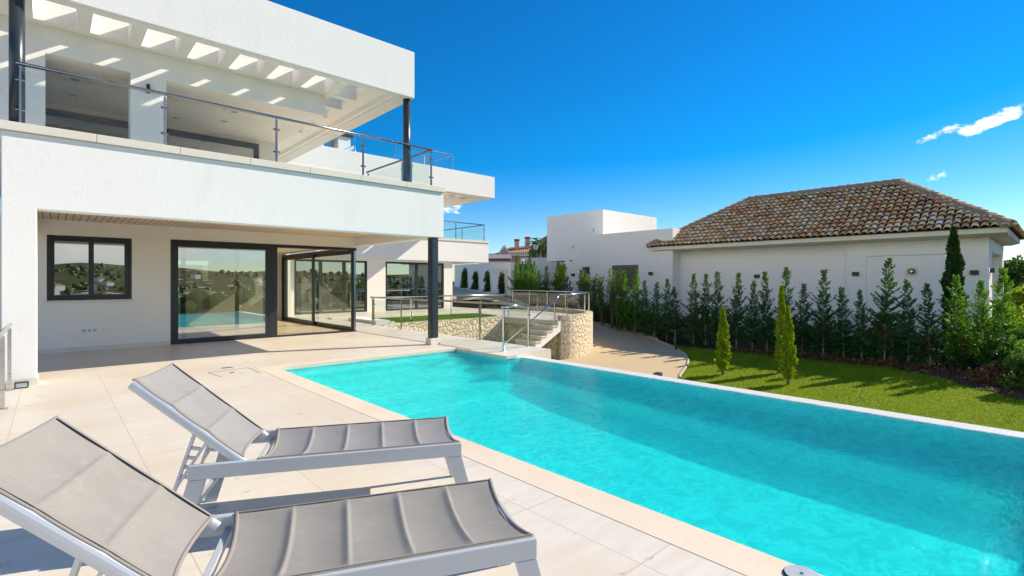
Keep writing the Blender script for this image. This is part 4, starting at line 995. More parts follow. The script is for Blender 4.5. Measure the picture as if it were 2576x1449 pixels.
# ------------------------------------------------------------------ garden wall, gate, street
GA, GB = np.array((28.9, 39.8)), np.array((21.75, 23.9))
t = thing('garden_wall', 'white garden wall with four shrubs in front, climbing beside the drive', 'wall', (25, 31, .5))
mb = MB(); d_ = (GB - GA); L = np.linalg.norm(d_); d_ /= L; n_ = np.array((-d_[1], d_[0])) * -1
if n_[0] < 0: n_ = -n_
mb.add([(*q, z) for q, z in ((GA, -.5), (GB, -1.), (GB + n_ * .3, -1.), (GA + n_ * .3, -.5), (GA, 3.17), (GB, 2.78), (GB + n_ * .3, 2.78), (GA + n_ * .3, 3.17))], [(3, 2, 1, 0), (4, 5, 6, 7), (0, 1, 5, 4), (1, 2, 6, 5), (2, 3, 7, 6), (3, 0, 4, 7)])
mb.build('wall_face', 'white_gatewall', t)
pw_ = on_d(1290, 700, 34.)
def cambox(name, mat, px0, px1, py0, py1, dd, dep, parent=None, **kw):
    """a block whose front face spans the sight lines px0..px1, py0..py1 at distance dd"""
    f = np.array((.6756, .7373, 0)); r = np.array((.7373, -.6756, 0))
    x0, x1 = [(p - 1288) / 1267 * dd for p in (px0, px1)]; z0, z1 = [EYE + (708 - p) / 1267 * dd for p in (py1, py0)]
    c = f * (dd + dep / 2) + r * (x0 + x1) / 2 + np.array((0, 0, (z0 + z1) / 2)); mb = MB(); mb.obox(c, r * (x1 - x0), f * dep, (0, 0, z1 - z0)); return mb.build(name, mat, parent, **kw)
def base_at(px, dd): q = on_d(px, 708, dd); return (q[0], q[1], float(ground(q[0], q[1])))
t = thing('garage_block', 'low white flat block with dark band behind the garden wall', 'garage', base_at(1255, 46.))
cambox('wall', 'white_gatewall', 1205, 1285, 657, 720, 46.5, 5, t); cambox('dark_fascia', 'red_brown', 1203, 1284, 650.5, 656.5, 46.2, 5, t); cambox('roof_edge', 'white_gatewall', 1202, 1286, 640, 650, 46., 6, t)
t = thing('entrance_gate', 'black slatted entrance gate behind the left end of the hedge', 'gate', base_at(1320, 40.))
cambox('gate_panel', 'shutter', 1291, 1339, 664, 735, 40., .08, t); cambox('gate_post', 'anthracite', 1288, 1291, 660, 735, 39.9, .15, t)
t = thing('street_wall', 'tall white street wall behind the gate under a palm', 'wall', base_at(1365, 41.))
cambox('wall_face', 'white_gatewall', 1338, 1398, 648, 745, 41., .4, t)
t = thing('striped_shed', 'small reddish slatted lean-to under the upper white block', 'shed', base_at(1408, 44.))
cambox('panel', 'pink_stucco', 1396, 1422, 655, 720, 44., .5, t)
mb = MB()
for i in range(4): cambox('slat', 'white_plastic', 1396, 1422, 660 + i * 7, 662.5 + i * 7, 43.95, .04, t)
t = thing('street_lamp', 'black street lantern on a post above the white street wall', 'street lamp', base_at(1347, 42.))
q = on_d(1347.5, 648, 42.); z_ = lambda py: EYE + (708 - py) / 1267 * 42.
MB().tube([(q[0], q[1], z_(700)), (q[0], q[1], z_(628))], .05, 8).build('post', 'black_plastic', t)
MB().tube([(q[0], q[1], z_(628)), (q[0], q[1], z_(615))], [.13, .26], 6).build('lantern', 'drain_grey', t)
MB().tube([(q[0], q[1], z_(615)), (q[0], q[1], z_(611)), (q[0], q[1], z_(606))], [.33, .22, .02], 6).build('lantern_cap', 'black_plastic', t)

# pink house across the street, in its own axes (x to the right, y away, turned square to the camera by its yaw; sizes from image pixels)
DH = 70.; SP = DH / 1267
b0 = on_d(1288, 708, DH)
PHS = thing('pink_house', 'pink villa with orange tile roofs and two chimneys across the street', 'house', (b0[0], b0[1], 1.0), None, YAW - radians(90))
X = lambda px: (px - 1288) * SP
ZZ = lambda py: EYE - 1.0 + (708 - py) * SP
def pp_(name, mat, fn, parent=None, **kw):
    mb = MB(); fn(mb); return mb.build(name, mat, parent if parent is not None else PHS, local=True, **kw)
pp_('wall', 'pink_stucco', lambda m: (m.box(X(1228), X(1376), 1., 9., -2, ZZ(637)), m.box(X(1330), X(1420), 2.5, 12, -2, ZZ(628))))
pp_('cornice', 'cream_trim', lambda m: (m.box(X(1263), X(1352), .7, .999, ZZ(643), ZZ(635)), m.box(X(1335), X(1375), .6, .99, ZZ(656), ZZ(650))))
gw = pp_('gable', 'cream_trim', lambda m: m.extrude([(X(1256), .2, ZZ(662)), (X(1281), .2, ZZ(662)), (X(1281), .2, ZZ(632)), (X(1268.5), .2, ZZ(615)), (X(1256), .2, ZZ(632))], (0, 3., 0)))
pp_('gable_panel', 'pink_stucco', lambda m: m.extrude([(X(1259.5), .15, ZZ(662)), (X(1277.5), .15, ZZ(662)), (X(1277.5), .15, ZZ(634)), (X(1268.5), .15, ZZ(622)), (X(1259.5), .15, ZZ(634))], (0, .05, 0)), gw)
pp_('roof', 'orange_tile', lambda m: m.add([(X(1258), .4, ZZ(635)), (X(1354), .4, ZZ(635)), (X(1325), 4, ZZ(613)), (X(1282), 4, ZZ(617)), (X(1258), 8, ZZ(635)), (X(1354), 8, ZZ(635))], [(0, 1, 2, 3), (4, 3, 2, 5), (1, 5, 2), (0, 3, 4)]))
pp_('roof', 'orange_tile', lambda m: m.add([(X(1226), .6, ZZ(644)), (X(1262), .6, ZZ(644)), (X(1262), 4, ZZ(628)), (X(1240), 4, ZZ(634))], [(0, 1, 2, 3)]))
pp_('roof', 'roof_bed', lambda m: m.add([(X(1320), 3.0, ZZ(624)), (X(1440), 3.0, ZZ(624)), (X(1440), 8, ZZ(570)), (X(1400), 8, ZZ(570)), (X(1320), 13, ZZ(624)), (X(1440), 13, ZZ(624))], [(0, 1, 2, 3), (4, 3, 2, 5), (0, 3, 4)]))
for (cx, yb, yt) in ((1300.5, 617, 596), (1328.5, 612, 590)):
    c_ = pp_('chimney', 'pink_stucco', lambda m: m.box(X(cx - 6), X(cx + 6), 2.4, 3.1, ZZ(yb + 8), ZZ(yt + 4)))
    pp_('chimney_band', 'red_brown', lambda m: m.box(X(cx - 7), X(cx + 7), 2.35, 3.15, ZZ(yt + 7), ZZ(yt + 2)), c_)
    pp_('chimney_cap', 'white_gatewall', lambda m: m.add([(X(cx - 7.5), 2.3, ZZ(yt + 1.9)), (X(cx + 7.5), 2.3, ZZ(yt + 1.9)), (X(cx + 7.5), 3.2, ZZ(yt + 1.9)), (X(cx - 7.5), 3.2, ZZ(yt + 1.9)), (X(cx), 2.75, ZZ(yt - 5))], [(0, 1, 4), (1, 2, 4), (2, 3, 4), (3, 0, 4), (0, 3, 2, 1)]), c_)
hw = pp_('window', 'white_plastic', lambda m: m.box(X(1310), X(1342), .94, .999, ZZ(672), ZZ(648)))
pp_('glass_pane', 'window_glass', lambda m: (m.add([(X(a), .93, ZZ(670)), (X(b), .93, ZZ(670)), (X(b), .93, ZZ(651)), (X(a), .93, ZZ(651))], [(0, 1, 2, 3)]) for a, b in ((1313, 1325), (1327, 1339))).__class__ and [m.add([(X(a), .93, ZZ(670)), (X(b), .93, ZZ(670)), (X(b), .93, ZZ(651)), (X(a), .93, ZZ(651))], [(0, 1, 2, 3)]) for a, b in ((1313, 1325), (1327, 1339))], hw)
# ------------------------------------------------------------------ plants
def unit(v): return v / np.maximum(np.linalg.norm(v, axis=-1, keepdims=True), 1e-9)
def leafquads(P, D, L, W, r, bend=0.):
    n = len(P); R = unit(r.normal(size=(n, 3))); S = unit(np.cross(D, R)); L = L[:, None]; W = W[:, None]
    N_ = np.cross(S, D)
    V_ = np.stack([P, P + D * L * .45 + S * W + N_ * L * bend, P + D * L, P + D * L * .45 - S * W + N_ * L * bend], 1).reshape(-1, 3)
    return V_
def quads(n): return np.arange(4 * n).reshape(n, 4)
def conifer_crown(seed, h=3.5, R=.62, base=.10, whorls=None, dens=1.):
    r = np.random.default_rng(seed); P = []; D = []; L = []
    nb = int(128 * dens); gold = 2.4
    for i in range(nb):
        tt = base + (1 - base) * (i + r.random() * .8) / nb; z = h * tt
        prof_ = min(1 - tt, .66) ** 1.02 * 1.2 * (.6 + .4 * sin(tt * 34 + seed))
        ln = R * prof_ * r.uniform(.35, 1.15) + .05
        az = i * gold + r.normal(0, .35); el = radians(r.uniform(8, 34) + 26 * tt)
        n = max(3, int(ln / .05)); s = np.linspace(.12, 1, n)
        elv = el + s * .25 - .12 * (1 - tt)
        d0 = np.array((cos(az), sin(az), 0)); cur = np.array((0, 0, z)); 
        for k in range(n):
            dd = d0 * cos(elv[k]) + np.array((0, 0, sin(elv[k]))); step = ln / n; cur = cur + dd * step
            side = np.array((-sin(az), cos(az), 0)); m_ = (2 if tt > .45 else 3) if k < n - 1 else 4
            for q in range(m_):
                a = r.uniform(-.85, .85); up = r.uniform(-.15, .45)
                dv = dd * cos(a) + side * sin(a) + np.array((0, 0, up)); P.append(cur + r.normal(0, .012, 3)); D.append(dv); L.append(r.uniform(.09, .20) * (1.15 - .45 * s[k]) * (.75 + .4 * (1 - tt)))
    # leader
    for k in range(26):
        tt = r.uniform(.86, 1.0); a = r.uniform(0, 6.28); P.append((0, 0, h * tt)); D.append((cos(a) * .5, sin(a) * .5, 1.)); L.append(r.uniform(.06, .13))
    P = np.array(P); D = unit(np.array(D, float)); L = np.array(L)
    return leafquads(P, D, L, L * .19, r, .06)
def cypress_crown(seed, h, R, n, lean=.06, top=1.9):
    r = np.random.default_rng(seed); tt = r.random(n) ** .85; a = r.uniform(0, 2 * pi, n)
    prof_ = np.minimum(1, (tt + .05) / .25) ** .6 * (1 - tt ** top) ** 1.05 + .02
    lump = 1 + .22 * np.sin(3 * a + tt * 17) + .18 * np.sin(tt * 41 + 2 * a) + .08 * np.sin(tt * 90 + 5 * a)
    rad = R * prof_ * lump * np.where(r.random(n) < .72, r.uniform(.78, 1.06, n), np.where(r.random(n) < .25, r.uniform(1.05, 1.3, n), r.uniform(.2, .9, n)))
    P = np.stack([np.cos(a) * rad + lean * np.sin(tt * 3), np.sin(a) * rad, h * (.07 + .93 * tt)], -1)
    D = unit(np.stack([np.cos(a) * .38 + r.normal(0, .25, n), np.sin(a) * .38 + r.normal(0, .25, n), np.ones(n)], -1)); L = r.uniform(.05, .12, n) * (h / 2.4) ** .3
    return leafquads(P, D, L, L * .28, r, .05)
def blob_crown(seed, blobs, n, lo, hi, wr=.38, droop=0.):
    """leaf clusters: blobs = list of (centre, radii)"""
    r = np.random.default_rng(seed); P = []; D = []
    vol = np.array([b[1][0] * b[1][1] * b[1][2] for b in blobs]) ** .7; vol /= vol.sum()
    for (c, rad), f in zip(blobs, vol):
        m_ = max(8, int(n * f)); d_ = unit(r.normal(size=(m_, 3))); rr = r.uniform(.35, 1.08, m_) ** .6
        rr *= 1 + .22 * np.sin(d_[:, 0] * 7 + c[0] * 3) * np.sin(d_[:, 1] * 6 + d_[:, 2] * 5)
        P.append(np.array(c) + d_ * rr[:, None] * np.array(rad)); D.append(unit(d_ + r.normal(0, .7, (m_, 3)) + np.array((0, 0, -droop))))
    P = np.concatenate(P); D = np.concatenate(D); L = r.uniform(lo, hi, len(P)); return leafquads(P, D, L, L * wr, r, .1)
def stem_plant_crown(seed, h, ns, spread, ll, lw, per=40, low=.25, upright=.55):
    r = np.random.default_rng(seed); P = []; D = []; L = []; stems = []
    for i in range(ns):
        a = r.uniform(0, 6.28); hh = h * r.uniform(.65, 1.); tip = np.array((cos(a) * spread * r.random(), sin(a) * spread * r.random(), hh)); b_ = tip * (.25, .25, 0)
        stems.append((b_, tip))
        for k in range(per):
            t_ = low + (1 - low) * r.random(); p_ = b_ + (tip - b_) * t_; az = r.uniform(0, 6.28)
            dv = np.array((cos(az), sin(az), r.normal(upright, .35))); P.append(p_); D.append(dv); L.append(ll * r.uniform(.6, 1.2))
    P = np.array(P); D = unit(np.array(D)); L = np.array(L); return leafquads(P, D, L, np.full(len(L), lw), r, .05), stems
def plant(name, label, cat, loc, crown, leafmat, trunk=None, group=None, barkm='bark', crown_name='crown', scale=(1, 1, 1), rotz=0.):
    t = thing(name, label, cat, loc, group, rotz); t.scale = scale
    npmesh(crown_name, crown, quads(len(crown) // 4), leafmat, t)
    if trunk is not None:
        mb = MB()
        for pts, rr in trunk: mb.tube(pts, rr, 7)
        mb.build('trunk' if crown_name == 'crown' else 'stem', barkm, t, smooth=True, local=True)
    return t

# hedge of young conifers: (tip px, tip py, kind, label)
HU = 21.55
LABELS = [
 (1298.8, 643.9, 'f', 'tallest bright conifer at the left end of the hedge beside the garden wall end'),
 (1315, 659, 'f', 'bright conifer second from the garden wall end, before the black gate'),
 (1330, 654.8, 'f', 'bright conifer before the right part of the black gate'),
 (1343, 659.8, 'f', 'bright conifer before the left edge of the white street wall'),
 (1354.9, 682, 'f', 'short bright conifer low before the white street wall'),
 (1374, 671, 'c', 'dark conifer before the middle of the white street wall'),
 (1401.5, 661.7, 'c', 'dark conifer left of the yellow flowering bush'),
 (1426, 667.7, 'c', 'dark conifer at the left corner of the lower white block'),
 (1457.4, 679.5, 'c', 'conifer right beside the narrow slit window'),
 (1574, 686.3, 'f', 'bright conifer before the middle of the dark shuttered window'),
 (1596, 680, 'f', 'bright conifer before the right edge of the dark shuttered window'),
 (1621, 708.5, 'c', 'short conifer just below the left wall light of the lower block'),
 (1646, 713, 'c', 'short conifer with a second tip right of the wall light'),
 (1677, 705, 'c', 'conifer before the end of the lower white block'),
 (1696.6, 725, 'c', 'short broad leaning conifer at the inner corner of the house wall'),
 (1744.6, 693, 'c', 'slender conifer left of the pair behind the first lawn cypress'),
 (1774.6, 692, 'c', 'conifer directly left of the tall one behind the first lawn cypress'),
 (1806.7, 687, 'c', 'tall conifer right behind the first small lawn cypress'),
 (1852, 689.7, 'c', 'wide conifer right of the first small lawn cypress'),
 (1892.4, 710.3, 'c', 'short conifer below the small wall light between the cypresses'),
 (1930.4, 687.8, 'c', 'tall conifer just left of the two lawn cypresses'),
 (1972.7, 677.3, 'c', 'tall conifer before the left flue vent, behind the two lawn cypresses'),
 (2018, 717.6, 'c', 'short conifer just right of the two lawn cypresses'),
 (2070.5, 682.5, 'c', 'tall broad conifer midway between the two flue vents'),
 (2122, 725, 'c', 'short sparse conifer before the step in the house wall'),
 (2168, 732, 'c', 'shortest conifer, left of the wall panel edge'),
 (2225, 654.9, 'c', 'tallest conifer of the hedge, left of the right flue vent'),
 (2285, 708, 'c', 'conifer directly below the right flue vent'),
 (2341, 717.6, 'c', 'slim conifer between the right flue vent and the dark cypress'),
 (2407.8, 698.6, 'f', 'bright green conifer before the tall dark cypress'),
 (2470.6, 710, 'f', 'broad sunlit conifer at the right corner of the neighbour house'),
 (2524.7, 679.7, 'f', 'tall sunlit conifer at the right end of the hedge'),
]
protos = {}
def proto_meshes(kind, i):
    key = (kind, i)
    if key not in protos:
        cr = conifer_crown(10 + i + (100 if kind == 'f' else 0), 3.4, 1.12 + .10 * (i % 3), .10, dens=1. if kind == 'c' else 1.25)
        me_o = npmesh('crown', cr, quads(len(cr) // 4), 'conifer_green' if kind == 'c' else 'fresh_conifer')
        mb = MB(); mb.tube([(0, 0, -.1), (.015, -.01, 1.), (-.01, .012, 2.2), (0, 0, 3.3)], [.034, .027, .016, .004], 6); tr = mb.build('trunk', 'bark_pale', smooth=True)
        protos[key] = (me_o.data, tr.data); bpy.data.objects.remove(me_o); bpy.data.objects.remove(tr)
    return protos[key]
r_ = np.random.default_rng(77)
for i, (px, py, kd, lab) in enumerate(LABELS):
    p = on_u(px, py, HU + r_.normal(0, .10)); zb = float(ground(p[0], p[1])); h = p[2] - zb
    cm, tm = proto_meshes(kd, i % 7)
    t = thing('hedge_conifer', lab, 'conifer', (p[0], p[1], zb), 'young conifers planted in a row along the fence', r_.uniform(0, 6.28))
    sx = (h / 3.4) ** .6 * r_.uniform(.92, 1.15); t.scale = (sx, sx, h / 3.4); t.rotation_euler = (r_.normal(0, .022), r_.normal(0, .022), t.rotation_euler[2])
    for nm, me in (('crown', cm), ('trunk', tm)):
        o = bpy.data.objects.new(nm, me); COL.objects.link(o); o.parent = t
    if i in (8, 11, 15, 21, 23, 26, 28, 29):
        db = blob_crown(800 + i, [((.06, -.05, .9 + .1 * (i % 4)), (.24, .26, .36))], 260, .07, .16, .2, .4)
        npmesh('withered_branch', db, quads(len(db) // 4), 'dry_litter', t)
# narrow-leaved shrubs in the hedge
for i, (px, py, lab) in enumerate([(1471, 669.5, 'narrow leaved oleander in the hedge before the slit window'), (1489.5, 685, 'short narrow leaved oleander just right of the slit window'), (1518, 683.7, 'narrow leaved oleander midway between the slit window and the shuttered window'), (1539, 678.5, 'narrow leaved oleander at the left edge of the shuttered window'), (1554.6, 672, 'tall narrow leaved oleander against the left half of the shuttered window')]):
    p = on_u(px, py, HU - .1); zb = float(ground(p[0], p[1])); h = p[2] - zb
    cr, st = stem_plant_crown(200 + i, h, 7, .42, .26, .022, 85, .3, .8)
    plant('oleander', lab, 'shrub', (p[0], p[1], zb), cr, 'oleander_green', [([b_, tip], [.02, .008]) for b_, tip in st], 'oleanders in the hedge', crown_name='foliage')
# ground-level filling of the hedge
LOWL = ['low dense shrub at the foot of the hedge behind the pebble strip', 'low dense shrub at the hedge foot behind the post lamp', 'low dark shrub at the hedge foot left of the two lawn cypresses', 'low dark shrub at the hedge foot right of the two lawn cypresses', 'low dark shrub at the hedge foot left of the tallest conifer', 'low dark shrub at the hedge foot under the right flue vent', 'low dark shrub at the foot of the tall dark cypress', 'low shrub at the hedge foot right behind the rounded stone wall', 'low shrub at the hedge foot below the right part of the shuttered window']
for i, px in enumerate((1580, 1690, 1860, 2035, 2170, 2290, 2390, 1500, 1540)):
    p = on_u(px, 840, HU + .55); zb = float(ground(p[0], p[1])); rr = np.random.default_rng(300 + i)
    bl_ = [((rr.uniform(-.4, .4), rr.uniform(-1.7, 1.7), rr.uniform(.2, .85)), (rr.uniform(.3, .5), rr.uniform(.4, .7), rr.uniform(.3, .5))) for _ in range(11)]
    plant('hedge_shrub', LOWL[i], 'shrub', (p[0], p[1], zb), blob_crown(320 + i, bl_, 3000, .06, .15, .3), 'conifer_green', None, 'low shrubs along the hedge foot', crown_name='foliage')
# dry fallen litter along the hedge foot
def litter(n):
    v = rng.uniform(-1.5, 9.5, n); return HU - .55 + rng.normal(0, .35, n) + .12 * np.sin(v * 2), v
lx, ly = litter(6500); k_ = slice(0, 3600); tx = rng.uniform(16.8, 21.2, 3600); ty = rng.uniform(-4, 4.6, 3600); ok_ = inside(BED, tx, ty); lx[k_] = np.where(ok_, tx, lx[k_]); ly[k_] = np.where(ok_, ty, ly[k_]); dd_ = unit(np.stack([rng.normal(size=6500), rng.normal(size=6500), np.abs(rng.normal(0, .5, 6500))], -1)); LL_ = rng.uniform(.03, .10, 6500)
cr = leafquads(np.stack([lx, ly, ground(lx, ly) + rng.uniform(.08, .14, 6500)], -1), dd_, LL_, LL_ * .3, rng)
tag(npmesh('leaf_litter', cr, quads(6500), 'dry_litter'), kind='stuff')
# lawn cypresses
for i, (bx_, by_, ty, wpx, lab) in enumerate([(1818, 943, 775, 13.5, 'small golden cypress standing alone on the lawn by the drive'), (1966, 938, 722, 11, 'taller slim cypress half hidden behind another cypress on the lawn'), (1982, 967.5, 774, 13.5, 'small golden cypress on the lawn nearest the pool edge')]):
    p = on_ground(bx_, by_, .05); dd = p[0] * .6756 + p[1] * .7373; h = (by_ - ty) * dd / 1267; R = wpx * dd / 1267
    cr = cypress_crown(400 + i, h, R, 5200, .04)
    plant('lawn_cypress', lab, 'cypress', tuple(p - (0, 0, .03)), cr, 'cypress_gold', [([(0, 0, -.05), (.01, 0, h * .5), (.03, 0, h * .9)], [.045, .03, .008])], 'small cypresses on the lawn')
# the tall dark one behind the hedge
p = on_u(2400, 576, 22.9); zb = float(ground(p[0], p[1])); h = p[2] - zb
p2 = on_u(2392, 800, 22.9)
plant('tall_cypress', 'tall slim dark cypress rising to the tiled roof edge', 'cypress', (p[0], p[1], zb), cypress_crown(440, h, .24, 9000, -.10, 3.6), 'cypress_dark', [([(0, 0, -.1), (0, 0, h * .6)], [.08, .03])])
# shrubs along the garden wall
WALLS = [(1170, 662 + 12, 733, .55, 'leafy bamboo shrub at the far end of the white garden wall'), (1197, 683, 739, .45, 'sparse bamboo shrub beside the dark post lamp at the garden wall'), (1226, 681, 743, .38, 'narrow bamboo shrub second from the near end of the garden wall'), (1262, 685, 747, .26, 'slimmest bamboo shrub at the near end of the garden wall')]
for i, (px, ty, by_, sp, lab) in enumerate(WALLS):
    f = (px - 1143) / (1285 - 1143); dd = 1 / ((1 - f) / 48.9 + f / 32.4) - .7; q = on_d(px, ty, dd); zb = float(ground(q[0], q[1])) 
    zb = min(zb, EYE - (by_ - 708) * dd / 1267 + .4) if False else EYE - (by_ - 708) * dd / 1267
    h = q[2] - zb
    rr = np.random.default_rng(500 + i); bl_ = []
    for k in range(12):
        f_ = (k + .5) / 12; w_ = sp * (1.0 - .75 * f_) * (.75 + .25 * min(1, f_ * 6)); bl_.append(((rr.uniform(-.35, .35) * w_, rr.uniform(-.35, .35) * w_, h * (.08 + .86 * f_)), (w_ * rr.uniform(.55, .95), w_ * rr.uniform(.55, .95), h * .085)))
    cr = blob_crown(510 + i, bl_, 2600 if i < 2 else 1700, .09, .20, .2)
    plant('bamboo_shrub', lab, 'shrub', (q[0], q[1], zb), cr, 'shrub_green', [([(0, 0, -.5), (0, 0, h * .8)], [.03, .008])], 'shrubs along the garden wall', crown_name='foliage')

# trees and bushes right of the neighbour house
def tree(name, label, px, dd, top_py, wid, seed, mat, n, lo, hi, trunk_h=.3, grp=None):
    q = on_d(px, top_py, dd); zb = float(ground(q[0], q[1])); h = q[2] - zb; rr = np.random.default_rng(seed)
    bl_ = []
    for _ in range(16):
        z = h * rr.uniform(trunk_h, .93); s = wid * (1 - .55 * abs(z / h - .55) / .45); a = rr.uniform(0, 6.28); ra = s * rr.uniform(.2, .75)
        k_ = wid * rr.uniform(.22, .42); bl_.append(((cos(a) * ra, sin(a) * ra, z), (k_, k_, k_ * .8)))
    bl_.append(((0, 0, h * .9), (wid * .3, wid * .3, h * .1)))
    tk = [([(0, 0, -.2), (.05, 0, h * .35), (0, .05, h * .75)], [.09 * wid ** .5, .06 * wid ** .5, .02])] + [([(0, 0, h * .3), (b_[0][0] * .9, b_[0][1] * .9, b_[0][2])], [.04, .01]) for b_ in bl_[:7]]
    return plant(name, label, 'tree' if 'tree' in name else 'bush', (q[0], q[1], zb), blob_crown(seed, bl_, n, lo, hi), mat, tk, grp)
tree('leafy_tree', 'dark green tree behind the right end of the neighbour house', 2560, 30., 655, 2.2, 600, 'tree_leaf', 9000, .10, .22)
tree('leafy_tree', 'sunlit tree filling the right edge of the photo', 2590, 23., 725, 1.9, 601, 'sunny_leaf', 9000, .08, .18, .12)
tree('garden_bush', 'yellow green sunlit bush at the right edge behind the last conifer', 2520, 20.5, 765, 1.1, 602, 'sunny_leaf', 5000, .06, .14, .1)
tree('garden_bush', 'low dark bush at the lower right end of the lawn', 2560, 14.6, 880, .95, 603, 'tree_leaf', 6000, .05, .13, .05)
tree('garden_bush', 'low tangled bush left of the dark one at the lower right of the lawn', 2478, 16.6, 875, .8, 604, 'shrub_green', 4500, .05, .12, .05)
tree('garden_bush', 'dark bush beyond the green fence post', 2452, 18.3, 820, .9, 605, 'tree_leaf', 4500, .06, .13, .05)
tree('dry_bush', 'rust brown withered bush at the front of the planting bed right of the fence post', 2500, 14.3, 922, .6, 611, 'dry_litter', 4200, .03, .08, .05)
tree('garden_bush', 'small dark bush at the left tip of the planting bed', 2428, 15.9, 893, .55, 612, 'cypress_dark', 3000, .05, .11, .05)
tree('garden_bush', 'dark bush at the right edge, nearest bush of the planting bed', 2588, 13.4, 905, .85, 613, 'tree_leaf', 5000, .05, .12, .05)
tree('yellow_bush', 'yellow flowering bush in the gap beside the lower white block', 1408, 36., 668, .8, 610, 'yellow_flower', 3500, .08, .17, .1)
tree('dry_bush', 'rust brown withered bush at the foot of the last hedge conifers', 2440, 17.6, 905, .75, 606, 'dry_litter', 5200, .03, .085, .05)
tree('dry_bush', 'rust brown withered bush low between the dark conifers right of the flue vent', 2200, 20.6, 868, .55, 607, 'dry_litter', 2200, .05, .12, .05)
tree('garden_bush', 'dark tangled bush in the lower right corner above the lawn end', 2585, 16.2, 850, 1.2, 608, 'cypress_dark', 7000, .05, .12, .05)
# palms by the street
def palm(label, px, py, dd, fr, seed, zb=None, name='palm_tree', nf=26):
    q = on_d(px, py, dd); zb = float(ground(q[0], q[1])) if zb is None else zb; h = q[2] - zb; r = np.random.default_rng(seed); P = []; D = []; L = []; mids = []
    for i in range(nf):
        a = i * 2.4; el = radians(r.uniform(-25, 75)); d0 = np.array((cos(a), sin(a), 0)); pts = []
        cur = np.array((0, 0, h)); e = el
        for k in range(14):
            dv = d0 * cos(e) + np.array((0, 0, sin(e))); cur = cur + dv * fr / 14; e -= .13; pts.append(cur.copy())
            sd_ = np.array((-sin(a), cos(a), 0))
            for s_ in (-1, 1):
                for j in range(2):
                    P.append(cur - dv * j * fr / 28); D.append(dv * .7 + sd_ * s_ * .8 + np.array((0, 0, -.25))); L.append(fr * .30 * sin(pi * min(.95, (k + 2) / 15)))
        mids.append((pts, [.02] * 14))
    P = np.array(P); D = unit(np.array(D)); L = np.array(L); cr = leafquads(P, D, L, L * .07, r, .02)
    return plant(name, label, 'palm', (q[0], q[1], zb), cr, 'palm_green', [([(0, 0, -.3), (.05, 0, h * .5), (0, 0, h)], [.18, .15, .17])], crown_name='crown')
palm('palm with drooping fronds beside the street lantern, left of the upper white block', 1366, 622, 46., 2.2, 700)
# chain-link fence along the hedge
ft = thing('wire_fence', 'dark green chain link fence with thin posts running behind the hedge', 'fence', (HU + .35, 8, -1.3))
mb = MB(); FU = HU + .35; ZH = 1.75
mb_lines = []
def fz(v): return float(ground(FU, v))
sp_ = .11
for s_ in (1, -1):
    for c in np.arange(1.5 - 3, 27, sp_):
        v0_, v1_ = c, c + ZH * s_ * .9
        a = np.array((FU, v0_, fz(min(max(v0_, 1.5), 26)) + .05)); b = np.array((FU, v1_, fz(min(max(v1_, 1.5), 26)) + ZH))
        if min(v0_, v1_) < 1.4 or max(v0_, v1_) > 26: continue
        mb.tube([a, b], .0032, 3, False)
mb.tube([(FU, v, fz(v) + ZH) for v in np.arange(1.5, 26, 1.)], .006, 4)
mb.build('wire_mesh', 'column_paint', ft)
for px in (2415.0,):
    q = on_ground(px, 928); m2 = MB(); m2.tube([(q[0], q[1], q[2] - .1), (q[0], q[1], q[2] + 2.35)], .03, 8)
    tp = thing('fence_post', 'free standing dark green fence post before the right hedge end', 'fence post', tuple(q)); m2.build('post', 'cypress_post', tp) if 'cypress_post' in MATS else m2.build('post', 'column_paint', tp)
    MB().tube([(q[0], q[1], q[2] + 2.351), (q[0], q[1], q[2] + 2.39)], [.034, .02], 8).build('post_cap', 'black_plastic', tp)
for v in (4.9, 7.6, 10.6, 13.4, 16.2, 19., 22.):
    MB().tube([(FU, v, fz(v) - .1), (FU, v, fz(v) + ZH + .12)], .026, 8).build('post', 'column_paint', ft)
MB().tube([(FU, 11.55, fz(11.5) + 1.4), (FU - .1, 12.7, fz(12.5))], .02, 6).build('brace', 'column_paint', ft)
MB().tube([(FU, 11.45, fz(11.5) + 1.4), (FU - .1, 10.2, fz(10.5))], .02, 6).build('brace', 'column_paint', ft)

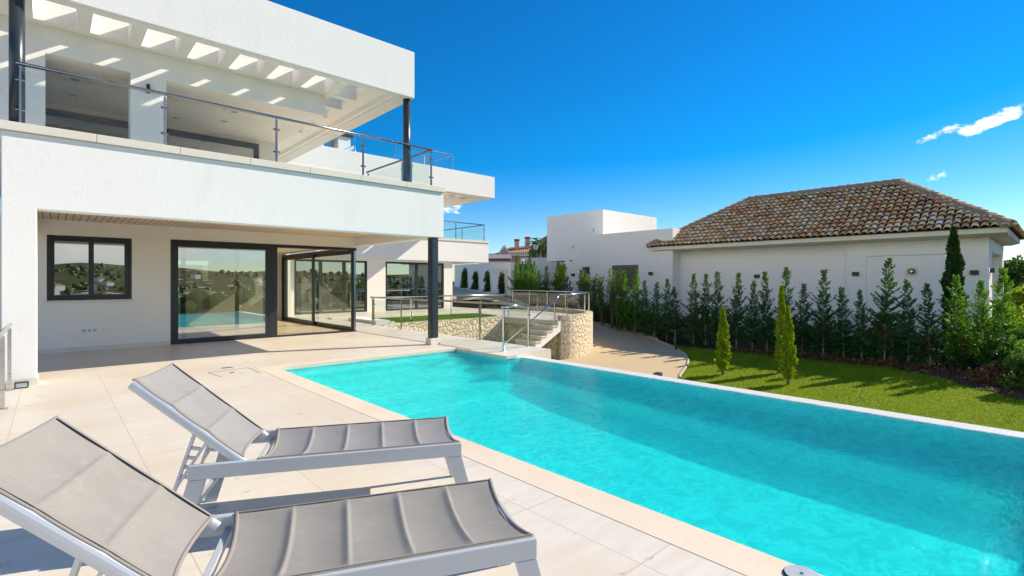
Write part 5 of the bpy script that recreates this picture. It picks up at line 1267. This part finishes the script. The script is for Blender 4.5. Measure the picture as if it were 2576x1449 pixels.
# ------------------------------------------------------------------ the valley behind the camera, mirrored in the windows
r2_ = np.random.default_rng(9)
oct_ = np.array([(1, 0, 0), (0, 1, 0), (-1, 0, 0), (0, -1, 0), (0, 0, 1), (.7, .7, .55), (-.7, .7, .6), (-.7, -.7, .5), (.7, -.7, .6)])
of_ = np.array([(0, 5, 4), (5, 1, 4), (1, 6, 4), (6, 2, 4), (2, 7, 4), (7, 3, 4), (3, 8, 4), (8, 0, 4), (0, 1, 5), (1, 2, 6), (2, 3, 7), (3, 0, 8)])
n = 7000; vv = -45 - 1100 * r2_.random(n) ** 1.7; uu = r2_.uniform(-1, 1, n) * (80 - vv * 1.1)
kp_ = np.sin(uu * .02 + 1) + np.sin(vv * .023) + r2_.normal(0, .8, n) > -.2; uu, vv = uu[kp_], vv[kp_]; n = len(uu)
sz = r2_.uniform(1.6, 4.2, n) * (1 + .0006 * -vv)
Vt = oct_[None] * np.stack([sz, sz, sz * r2_.uniform(.9, 1.6, n)], -1)[:, None, :] * r2_.uniform(.75, 1.2, (n, 9, 1)) + np.stack([uu, vv, ground(uu, vv)], -1)[:, None, :]
tag(npmesh('woodland', Vt.reshape(-1, 3), (of_[None] + 9 * np.arange(n)[:, None, None]).reshape(-1, 3), 'tree_leaf', None, True), kind='stuff')
mb = MB(); mr = MB()
for k in range(230):
    v = -70 - 900 * r2_.random() ** 1.3; u = r2_.uniform(-1, 1) * (60 - v * .9); z = float(ground(u, v)); a = r2_.uniform(0, 3.14); wx_, wy_, wh = r2_.uniform(7, 14), r2_.uniform(6, 10), r2_.uniform(4, 8)
    ax, ay = np.array((cos(a), sin(a), 0)), np.array((-sin(a), cos(a), 0)); mb.obox((u, v, z + wh / 2), ax * wx_, ay * wy_, (0, 0, wh))
    if k % 2:
        p = np.array((u, v, z + wh)); mr.add([p + ax * wx_ * .55 * i + ay * wy_ * .55 * j for i, j in ((-1, -1), (1, -1), (1, 1), (-1, 1))] + [p + (0, 0, 2.)], [(0, 1, 4), (1, 2, 4), (2, 3, 4), (3, 0, 4)])
tag(mb.build('hillside_town', 'white_gatewall'), kind='stuff'); tag(mr.build('town_roofs', 'orange_tile'), kind='stuff')
